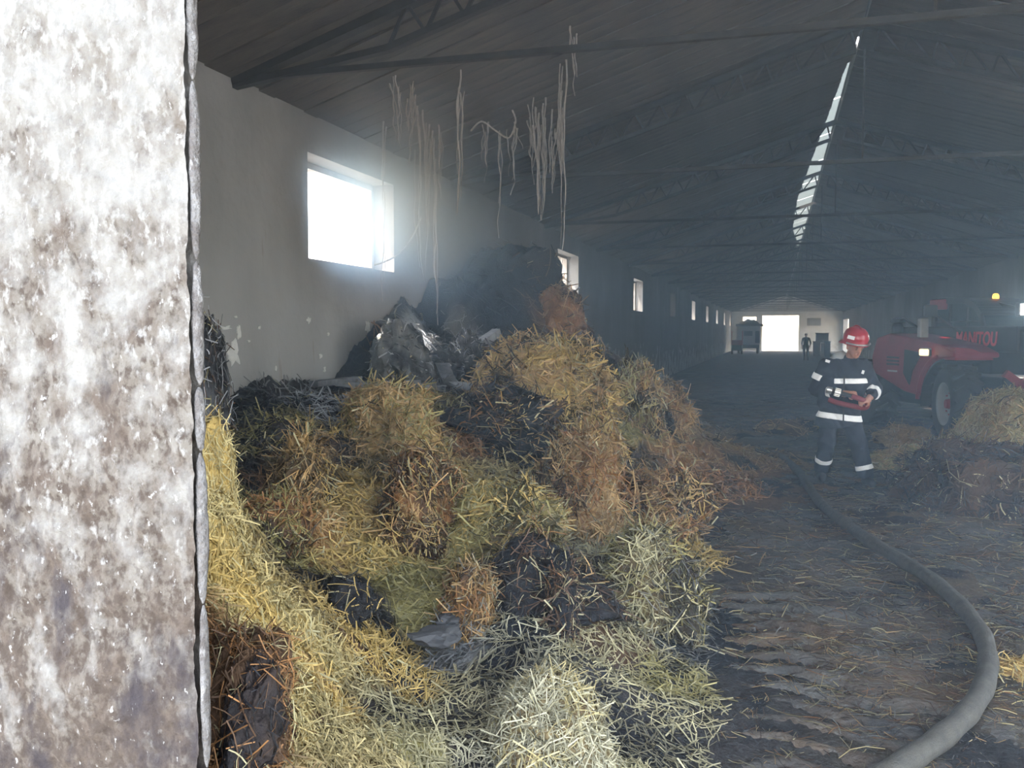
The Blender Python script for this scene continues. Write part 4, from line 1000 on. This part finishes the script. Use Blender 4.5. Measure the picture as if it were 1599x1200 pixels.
bm = bmesh.new(); pts = [(0, .145 * math.cos(a), .004 + .170 * math.sin(a)) for a in np.linspace(.35, math.pi - .35, 14)]
tube(bm, [Mh @ Vector(p) for p in pts], .011, 8); obj('crest', bm, M_helm, hel, smooth=True)
bm = bmesh.new(); pts = [(.148 * math.cos(a), .168 * math.sin(a), -.008) for a in np.linspace(.3, math.pi - .3, 18)]
tube(bm, [Mh @ Vector(p) for p in pts], .012, 6); obj('visor_strip', bm, M_chrome, hel, smooth=True)
for a_, zz_ in ((2.75, .055), (.55, .06)):
    bm = bmesh.new()
    c0 = Vector((.128 * math.cos(a_), .143 * math.sin(a_), zz_)); nrm_ = Vector((math.cos(a_), math.sin(a_), .35)).normalized()
    t_ = Vector((-nrm_.y, nrm_.x, 0)).normalized(); u_ = nrm_.cross(t_)
    vs1 = []
    for dz_ in (0, .006): vs1.append([bm.verts.new(Mh @ (c0 + nrm_ * dz_ + t_ * sx * .042 + u_ * sy * .02)) for sx, sy in ((-1, -1), (1, -1), (1, 1), (-1, 1))])
    for k in range(4): bm.faces.new((vs1[0][k], vs1[0][(k + 1) % 4], vs1[1][(k + 1) % 4], vs1[1][k]))
    bm.faces.new(vs1[0]); bm.faces.new(vs1[1])
    obj('white_patch', bm, M_refl, hel)
# neck guard cloth at the back
bm = bmesh.new(); pts = [(.0, -.09, 1.50), (-.05, -.03, 1.475), (-.12, .03, 1.44)]
tube(bm, pts, [.05, .055, .035], 10); obj('neck_flap', bm, mat('silver_flap', (.45, .47, .48), rough=.5, noise=.2), hel, smooth=True)
# nozzle held in both hands, with the red hose length under the arm
nz = empty('hose_nozzle', (FLOC[0], FLOC[1], 0), -vdir, 'metal hose nozzle with red hose held by the firefighter', 'nozzle')
a, b = Vector((-.165, -.34, 1.105)), Vector((.10, -.315, 1.035))
def along(bm, t0, t1, r0, r1, seg=20):
    tube(bm, [a.lerp(b, t0), a.lerp(b, t1)], [r0, r1], seg)
bm = bmesh.new(); along(bm, 0, .2, .040, .042); obj('nozzle_tip', bm, M_chrome, nz)
bm = bmesh.new(); along(bm, .2, .32, .030, .030); obj('neck', bm, M_black, nz)
bm = bmesh.new(); along(bm, .32, .55, .044, .044)
for k in range(10):
    an = k * math.pi / 5; aa, bb_ = frame_of(b - a); o_ = (aa * math.cos(an) + bb_ * math.sin(an)) * .044
    bar(bm, a.lerp(b, .33) + o_, a.lerp(b, .54) + o_, .008, .008)
obj('grip_ring', bm, M_chrome, nz)
bm = bmesh.new(); along(bm, .55, 1.0, .026, .024); obj('barrel', bm, M_black, nz)
bm = bmesh.new(); hpts = catmull([Vector(q) for q in ((.10, -.315, 1.035), (.2, -.31, 1.0), (.27, -.27, .955), (.24, -.24, .90), (.1, -.25, .92), (-.06, -.26, .955), (-.14, -.24, .985))], 6)
tube(bm, hpts, .030, 12); obj('hose_length', bm, M_redhose, nz, smooth=True)
# far figure seen from behind near the rear doorway
f2 = PG(1258, 563)
fm = empty('person', (f2[0], f2[1], 0), -math.atan2(f2[0], f2[1]), 'distant person in dark clothes standing before the bright rear doorway', 'person')
b2 = [('c', (0, 0, 1.63), (0, 0, 1.60), .095, .085), ('c', (0, 0, 1.55), (0, 0, 1.45), .05, .06), ('c', (-.13, 0, 1.38), (.13, 0, 1.38), .09, .09), ('c', (0, 0, 1.32), (0, 0, .98), .15, .145), ('c', (-.19, 0, 1.38), (-.25, .02, 1.1), .06, .05), ('c', (-.25, .02, 1.1), (-.22, -.08, .86), .048, .036),
      ('c', (.19, 0, 1.38), (.28, .03, 1.12), .06, .05), ('c', (.28, .03, 1.12), (.24, -.12, .92), .048, .036), ('c', (-.09, 0, .92), (-.11, 0, .5), .1, .075), ('c', (-.11, 0, .5), (-.12, 0, .08), .07, .05), ('c', (.09, 0, .92), (.12, 0, .5), .1, .075), ('c', (.12, 0, .5), (.13, 0, .08), .07, .05),
      ('c', (-.12, .02, .05), (-.13, -.14, .04), .05, .04), ('c', (.13, .02, .05), (.14, -.14, .04), .05, .04)] + hand((-.21, -.10, .80), (0, -.2, -1), (0, -1, 0), (1, 0, 0), curl=.5) + hand((.22, -.16, .87), (-.4, -.4, -.8), (0, -1, 0), (1, 0, 0), curl=.5)
def far_col(V):
    c = np.tile(np.array([.03, .035, .05]), (len(V), 1)); c[V[:, 2] > 1.5] = (.30, .17, .12); c[V[:, 2] > 1.63] = (.02, .018, .016); c[V[:, 2] < .95] = (.02, .024, .036)
    c[(np.abs(V[:, 0]) > .19) & (V[:, 2] < 1.0) & (V[:, 2] > .7)] = (.30, .17, .12)
    return c
sdf_obj('body', b2, .035, (-.4, -.3, .0), (.42, .2, 1.76), .016, tint_mat('dark_clothes'), fm, col=far_col)
# ------------------------------------------------------------------ red telescopic loader
M_red = mat('dusty_red_paint', (.34, .018, .035), rough=.42, noise=.35, nscale=3, bump=.05)
M_dk = mat('black_machine_paint', (.022, .023, .026), rough=.55, noise=.4, nscale=5)
M_tyre = mat('dusty_tyre', (.035, .034, .033), rough=.9, noise=.4, nscale=8)
M_rim = mat('grey_rim', (.42, .43, .44), rough=.5, metal=.3, noise=.3)
M_glassg = bpy.data.materials.new('greenish_cab_glass'); M_glassg.use_nodes = True
_n = M_glassg.node_tree.nodes; _l = M_glassg.node_tree.links
_t = _n.new('ShaderNodeBsdfTransparent'); _t.inputs[0].default_value = (.55, .68, .66, 1); _g = _n.new('ShaderNodeBsdfGlossy'); _g.inputs['Roughness'].default_value = .08; _g.inputs[0].default_value = (.8, .85, .85, 1)
_m = _n.new('ShaderNodeMixShader'); _m.inputs[0].default_value = .16; _l.new(_t.outputs[0], _m.inputs[1]); _l.new(_g.outputs[0], _m.inputs[2]); _l.new(_m.outputs[0], _n['Material Output'].inputs[0])
M_lampglow = mat('lit_work_lamp', (1, 1, 1), emit=(1, .97, .9), estr=9)
M_amber = mat('amber_beacon', (.8, .25, .02), rough=.3, emit=(1, .4, .05), estr=.35)
M_lens = mat('indicator_lens', (.85, .62, .35), rough=.25, emit=(1, .72, .35), estr=.22)
TL = PG(1492, 690)
BETA = math.radians(22)
tel = empty('telehandler', (TL[0], TL[1], 0), BETA, 'red and black telescopic loader parked against the right wall', 'loader')
def part(nm, m_, fn, parent=tel, smooth=False):
    bm = bmesh.new(); fn(bm); return obj(nm, bm, m_, parent, smooth)
def wheel(cx, cy, steer):
    M = Matrix.Translation((cx, cy, .62)) @ Matrix.Rotation(steer, 4, 'Z') @ Matrix.Rotation(math.pi / 2, 4, 'Y')
    bm = bmesh.new()
    lathe(bm, [(.34, -.20), (.42, -.225), (.52, -.22), (.575, -.19), (.585, -.1), (.588, 0), (.585, .1), (.575, .19), (.52, .22), (.42, .225), (.34, .20), (.34, -.20)], 48, M, cap=False)
    w_ = obj('wheel', bm, M_tyre, tel, smooth=True)
    bm = bmesh.new()
    for k in range(20):                      # chevron lugs
        for s in (-1, 1):
            an = 2 * math.pi * (k + (.5 if s > 0 else 0)) / 20
            R = M @ Matrix.Rotation(an, 4, 'Z')
            p_ = [R @ Vector(v) for v in ((.60, -.02, s * .015), (.60, .12, s * .22))]
            c0 = R @ Vector((1, 0, 0)) - R @ Vector((0, 0, 0))
            bar(bm, p_[0], p_[1], .045, .055, up=c0)
    obj('tread_lugs', bm, M_tyre, w_)
    bm = bmesh.new(); lathe(bm, [(.06, -.10), (.12, -.12), (.27, -.05), (.31, -.16), (.345, -.205), (.345, .205), (.30, .15), (.1, .1)], 32, M); obj('rim', bm, M_rim, w_, smooth=True)
    bm = bmesh.new()
    for k in range(8):
        lathe(bm, [(.014, -.02), (.014, .02)], 8, M @ Matrix.Translation((.17 * math.cos(k * math.pi / 4), .17 * math.sin(k * math.pi / 4), -.105)))
    lathe(bm, [(.07, -.17), (.085, -.09)], 16, M); obj('hub', bm, M_red, w_)
wheel(-.10, -.16, math.radians(-14)); wheel(1.85, 0, math.radians(-16)); wheel(0.05, 2.75, 0); wheel(1.85, 2.75, 0)
part('chassis', M_dk, lambda b: (bx(b, .45, 1.45, -.5, 3.4, .45, 1.05, bev=.03), bx(b, .2, 1.7, -.1, .1, .5, .75), bx(b, .2, 1.7, 2.65, 2.85, .5, .75)))
# engine hood along the near side, sloping at its tail
def yz_prism(b, poly, x0, x1):
    A = [b.verts.new((x0, y_, z_)) for y_, z_ in poly]; B_ = [b.verts.new((x1, y_, z_)) for y_, z_ in poly]; n_ = len(poly)
    for k in range(n_): b.faces.new((A[k], A[(k + 1) % n_], B_[(k + 1) % n_], B_[k]))
    b.faces.new(A[::-1]); b.faces.new(B_)
arch = [(.66 * math.cos(a), .60 + .74 * math.sin(a)) for a in np.linspace(.12, 1.45, 9)]
hood = part('engine_hood', M_red, lambda b: (yz_prism(b, [(-.30, 1.36), (-.28, 1.44), (.10, 1.56), (.9, 1.66), (1.7, 1.74), (2.15, 1.66), (2.32, 1.30), (2.25, 1.02), (1.2, .74), (.80, .70)] + arch, -.24, .52),))
bv = hood.modifiers.new('bevel', 'BEVEL'); bv.width = .03; bv.segments = 2; bv.limit_method = 'ANGLE'
part('hood_grille', M_dk, lambda b: (yz_prism(b, [(.62, 1.42), (1.15, 1.46), (1.18, 1.05), (.98, .86), (.9, 1.1)], -.256, -.235),), hood)
for k in range(3): part('vent_slot', M_dk, lambda b: bx(b, -.252, -.238, 1.35, 1.75, 1.30 - k * .06, 1.33 - k * .06), hood)
part('hood_badge', mat('pale_badge', (.5, .45, .46)), lambda b: bx(b, -.25, -.238, 1.40, 1.72, 1.06, 1.09), hood)
part('wheel_arch_trim', M_red, lambda b: tube(b, [(-.26, .70 * math.cos(a), .60 + .78 * math.sin(a)) for a in np.linspace(.05, 1.35, 14)], .035, 8), hood, True)
part('fender', M_dk, lambda b: [bar(b, (.14, .645 * math.cos(a), .60 + .715 * math.sin(a)), (.14, .645 * math.cos(a + .16), .60 + .715 * math.sin(a + .16)), .74, .03, up=Vector((0, math.cos(a), math.sin(a)))) for a in np.linspace(-.1, 1.4, 10)])
ind = part('indicator_lamp', M_dk, lambda b: bx(b, -.36, -.22, .34, .52, 1.36, 1.50, bev=.03))
part('lens', M_lens, lambda b: bx(b, -.375, -.30, .31, .50, 1.375, 1.485, bev=.02), ind)
part('front_cowl', M_red, lambda b: (prism(b, [(-.22, 1.32), (.42, 1.32), (.40, 1.36), (.05, 1.50), (-.22, 1.52)], Matrix.Translation((0, -.28, 0)), .3)))
part('front_fender_bracket', M_red, lambda b: (bar(b, (.50, -.45, 1.12), (.72, -.5, .95), .10, .12), bar(b, (.72, -.5, .95), (.72, -.5, .45), .14, .12), bar(b, (.72, -.5, .95), (.98, -.5, 1.12), .08, .08)))
# exhaust stack, pre-cleaner and mirror
part('exhaust_stack', M_rim, lambda b: (bx(b, -.06, .09, 1.0, 1.12, 1.62, 2.0, bev=.02)))
part('air_cleaner', M_dk, lambda b: (lathe(b, [(.10, 1.70), (.10, 1.86), (.07, 1.92), (.13, 1.94), (.13, 2.0), (.05, 2.03)], 20, Matrix.Translation((.05, 1.95, 0)))))
part('grab_rail', M_dk, lambda b: tube(b, [(.05, 1.95, 1.98), (.05, 1.7, 2.0), (.05, 1.25, 1.82), (.05, 1.1, 1.62)], .025, 8))
mir = part('mirror', M_dk, lambda b: bx(b, -.16, .10, .75, .81, 2.02, 2.22, bev=.03))
part('mirror_arm', M_dk, lambda b: tube(b, [(.02, .83, 2.1), (.3, .9, 1.95), (.60, .9, 1.75)], .018, 8), mir)
# boom with lettering on its near side
boom = part('boom', M_dk, lambda b: (bx(b, .62, 1.02, -.55, 3.1, 1.44, 1.86, bev=.03)))
part('boom_head', M_dk, lambda b: (yz_prism(b, [(-.55, 1.80), (-1.1, 1.5), (-1.5, .95), (-1.45, .55), (-1.1, .55), (-.95, 1.1), (-.55, 1.46)], .66, .98)), boom)
part('attachment_carriage', mat('blue_black_steel', (.02, .03, .06), rough=.5, noise=.4), lambda b: (bx(b, .35, 1.75, -1.62, -1.45, .35, 1.0, bev=.02), bx(b, .45, .55, -1.9, -1.6, .3, 1.05), bx(b, 1.5, 1.6, -1.9, -1.6, .3, 1.05)), boom)
part('number_plate', mat('white_plate', (.7, .7, .68)), lambda b: bx(b, .98, 1.32, -1.64, -1.62, 1.22, 1.42), boom)
tx = bpy.data.curves.new('lettering', 'FONT'); tx.body = 'MANITOU'; tx.size = .37; tx.extrude = .004; tx.offset = .010; tx.shear = .12; tx.align_x = 'CENTER'; tx.align_y = 'CENTER'; tx.space_character = 1.02
tx.materials.append(mat('red_letter_paint', (.62, .03, .06), rough=.4))
to = bpy.data.objects.new('lettering', tx); link(to)
bpy.context.view_layer.update()
me = bpy.data.meshes.new_from_object(to); bpy.data.objects.remove(to)
to = bpy.data.objects.new('lettering', me); link(to, boom)
xs = [v.co.x for v in me.vertices]; sc = 1.12 / (max(xs) - min(xs))
to.matrix_local = Matrix.Translation((.612, .50, 1.64)) @ Matrix(((0, 0, -1, 0), (-1, 0, 0, 0), (0, 1, 0, 0), (0, 0, 0, 1))) @ Matrix.Diagonal((sc, .85, 1, 1))
# cab on the far side of the boom
cab = part('cab', M_dk, lambda b: (bx(b, 1.06, 2.05, .75, 2.6, .75, 1.66, bev=.03)))
archc = [(1.95 - .0 * a, 0) for a in (0,)]
def cab_side(n_=16, rr=1.0): return [(.94 + .80 * (1 - math.cos(a)) * 1.02, 1.66 + .68 * math.sin(a) ** .8 * rr) for a in np.linspace(0, math.pi / 2, n_)] + [(2.56, 1.66 + .68 * rr), (2.58, 1.66)]
outer = cab_side(); inner = [(1.66 + (y_ - 1.66) * .86, 1.70 + (z_ - 1.66) * .86) for y_, z_ in outer]
def cab_frame(b, x0):
    n_ = len(outer); A = [b.verts.new((x0, y_, z_)) for y_, z_ in outer]; B_ = [b.verts.new((x0, y_, z_)) for y_, z_ in inner]
    C_ = [b.verts.new((x0 + .05, y_, z_)) for y_, z_ in outer]; D_ = [b.verts.new((x0 + .05, y_, z_)) for y_, z_ in inner]
    for k in range(n_):
        q = (k + 1) % n_
        for r1, r2 in ((A, B_), (B_, D_), (D_, C_), (C_, A)): b.faces.new((r1[k], r1[q], r2[q], r2[k]))
for x0 in (1.06, 2.0): part('side_frame', M_dk, lambda b: cab_frame(b, x0), cab)
gl = part('side_glass', M_glassg, lambda b: yz_prism(b, inner, 1.08, 1.088), cab); part('side_glass', M_glassg, lambda b: yz_prism(b, inner, 2.02, 2.028), cab)
for y_ in (1.45, 1.98): part('window_bar', M_dk, lambda b: bar(b, (1.07, y_, 1.70), (1.07, y_, 2.27 if y_ > 1.6 else 2.2), .03, .03), cab)
part('window_bar', M_dk, lambda b: bar(b, (1.07, 1.05, 1.95), (1.07, 2.5, 1.95), .03, .02), cab)
def cab_top(b):
    o_ = outer[5:-1]
    for (y0_, z0_), (y1_, z1_) in zip(o_[:-1], o_[1:]): bar(b, (1.555, y0_, z0_ + .02), (1.555, y1_ + .01, z1_ + .02), .99, .05, up=Vector((0, -(z1_ - z0_), y1_ - y0_)))
part('roof_shell', M_dk, cab_top, cab)
part('roof_corner', M_red, lambda b: bx(b, 1.03, 1.10, 2.1, 2.6, 2.18, 2.37, bev=.02), cab)
part('front_glass', M_glassg, lambda b: bar(b, (1.55, .93, 1.68), (1.55, 1.22, 2.18), .86, .01), cab)
part('seat', mat('cab_seat', (.05, .05, .055)), lambda b: (bx(b, 1.35, 1.8, 1.8, 2.25, 1.2, 1.4, bev=.05), bx(b, 1.35, 1.8, 2.2, 2.35, 1.4, 2.0, bev=.05)), cab)
part('steering_wheel', M_black, lambda b: tube(b, [(1.56 + .17 * math.cos(a), 1.45 + .1 * math.sin(a), 1.78 + .13 * math.sin(a)) for a in np.linspace(0, 2 * math.pi, 20)], .015, 6), cab)
bc = part('beacon', M_amber, lambda b: lathe(b, [(.055, 2.36), (.055, 2.41), (.04, 2.44), (.01, 2.45)], 14, Matrix.Translation((1.62, 1.5, 0))), cab)
wlmp = part('work_lamp', M_dk, lambda b: bx(b, 1.38, 1.68, .52, .64, 2.02, 2.26, bev=.03), cab)
part('lamp_glass', M_lampglow, lambda b: bx(b, 1.41, 1.65, .505, .522, 2.05, 2.23, bev=.006), wlmp)
part('lamp_bracket', M_dk, lambda b: bar(b, (1.54, .62, 2.14), (1.54, 1.3, 2.26), .05, .05), wlmp)
sp = bpy.data.lights.new('work_lamp_beam', 'SPOT'); sp.energy = 14; sp.spot_size = 2.2; sp.shadow_soft_size = .08; sp.color = (1, .96, .88)
so = bpy.data.objects.new('work_lamp_beam', sp); link(so, tel); so.location = (1.54, .46, 2.14); so.rotation_euler = Vector((-.35, -1, -.35)).to_track_quat('-Z', 'Y').to_euler()
# ------------------------------------------------------------------ things at the far end
M_beige = mat('beige_trailer_panel', (.62, .54, .46), rough=.8, noise=.25, nscale=1.5)
M_brown = mat('brown_load', (.10, .075, .055), rough=.95, noise=.5, nscale=3)
dT = 78.0
t0, t1 = PY(1149, 520, dT)[0], PY(1188, 520, dT)[0]; wT = t1 - t0
tr_ = empty('farm_trailer', ((t0 + t1) / 2, dT, 0), 0, 'beige box trailer with brown load beside the bright rear doorway', 'trailer')
def tp_(nm, m_, fn, par=tr_): return part(nm, m_, fn, par)
tp_('body', M_beige, lambda b: bx(b, -wT / 2 + .05, wT / 2 - .05, 0, 4.5, .75, 2.3, bev=.03))
tp_('roof_edge', M_brown, lambda b: bx(b, -wT / 2 - .02, wT / 2 + .15, -.1, 4.6, 2.3, 2.5, bev=.03))
def load_fn(b):
    bmesh.ops.create_icosphere(b, subdivisions=3, radius=1)
    for v in b.verts: v.co = Vector((v.co.x * wT * .42, 2.2 + v.co.y * 2, 2.5 + max(v.co.z, -.1) * .38 * (1 + .5 * mnoise.noise(v.co * 2))))
tp_('load', M_brown, load_fn)
tp_('rear_window', M_panel, lambda b: bx(b, -.35, .35, -.02, .02, 1.5, 1.9))
tp_('side_door', M_dk, lambda b: bx(b, wT * .28, wT * .45, -.03, .02, .9, 1.9))
tp_('underframe', M_dk, lambda b: bx(b, -wT / 2 + .1, wT / 2 - .1, .1, 4.3, .45, .75))
for x_ in (-wT / 2 + .25, wT / 2 - .25):
    for y_ in (.9, 3.4): tp_('wheel', M_tyre, lambda b: lathe(b, [(.2, -.12), (.38, -.12), (.42, -.06), (.42, .06), (.38, .12), (.2, .12)], 20, Matrix.Translation((x_, y_, .42)) @ Matrix.Rotation(math.pi / 2, 4, 'Y')))
c_ = PY(1151, 520, 75)
rc = empty('red_cart', (c_[0], 75, 0), 0, 'small red cart left of the beige trailer', 'cart')
M_cart = mat('bright_red_paint', (.5, .05, .05), rough=.5)
part('tray', M_cart, lambda b: bx(b, -.45, .45, 0, .9, .75, 1.15, bev=.02), rc); part('legs_frame', M_dk, lambda b: (bx(b, -.4, .4, .1, .8, .3, .75)), rc)
for x_ in (-.42, .42): part('upright', M_cart, lambda b: bar(b, (x_, .05, 1.1), (x_, .05, 1.9), .06, .06), rc)
for x_ in (-.38, .38): part('wheel', M_tyre, lambda b: lathe(b, [(.1, -.06), (.26, -.06), (.28, 0), (.26, .06), (.1, .06)], 16, Matrix.Translation((x_, .45, .28)) @ Matrix.Rotation(math.pi / 2, 4, 'Y')), rc)
for k, (x0, x1, y0, y1, dd, cc, lb) in enumerate(((1274, 1294, 520, 534, 80, (.28, .26, .22), 'stacked grey crate against the far wall under the board'), (1270, 1281, 533, 547, 72, (.20, .16, .12), 'brown crate on the floor right of the distant person'), (1282, 1290, 536, 547, 70, (.24, .17, .13), 'small rusty crate beside the brown crate'), (1288, 1297, 533, 548, 68, (.18, .27, .33), 'pale blue crate by the right wall at the far end'))):
    p0, p1 = PY(x0, y1, dd), PY(x1, y0, dd)
    zb = 0 if k else 1.0
    cr = empty('storage_crate', ((p0[0] + p1[0]) / 2, dd, 0), 0, lb, 'crate', 'crates at the far end')
    mc = mat('crate_paint', cc, rough=.8, noise=.3); wx = (p1[0] - p0[0]) / 2; zt = p1[2]
    if k == 0: part('stand', M_dk, lambda b: (bx(b, -wx, -wx + .08, 0, .8, -.0, .95), bx(b, wx - .08, wx, 0, .8, 0, .95), bx(b, -wx, wx, 0, .8, .93, 1.0)), cr)
    part('box', mc, lambda b: bx(b, -wx, wx, 0, .8, zb, zt - .06, bev=.02), cr); part('lid', mc, lambda b: bx(b, -wx - .03, wx + .03, -.03, .83, zt - .06, zt, bev=.01), cr)
# ------------------------------------------------------------------ haze hanging in the barn
for y0, y1, dens, lb in ((YF + .46, 26, .017, 'bluish smoke haze filling the near part of the barn'), (26.02, YB - .06, .005, 'thinner smoke haze down the far part of the barn')):
    bm = bmesh.new()
    prism(bm, [(XL + .02, -.1), (XR - .02, -.1), (XR - .02, ZE - .05), (XRIDGE, ZR - .08), (XL + .02, ZE - .05)], Matrix.Translation((0, y0, 0)), y1 - y0)
    tag(obj('smoke_haze', bm, volume_mat('thin_smoke', dens)), lb, 'smoke', kind='stuff')
def smoke_blob(c, r, dens, label, seed, g=.5):
    bm = bmesh.new(); bmesh.ops.create_icosphere(bm, subdivisions=3, radius=1)
    o = obj('smoke_cloud', bm, soft_volume_mat('drifting_smoke', dens, seed, aniso=g)); o.location = c; o.scale = r
    tag(o, label, 'smoke', kind='stuff')
smoke_blob((-2.6, 10.2, 2.6), (1.5, 4.4, 2.1), .045, 'blue smoke drifting between the large near window and the charred mound', 1.3)
smoke_blob((-3.15, 7.7, 2.9), (1.0, 2.0, 1.3), 1.25, 'pale smoke glowing around the large near window', 4.1, .88)
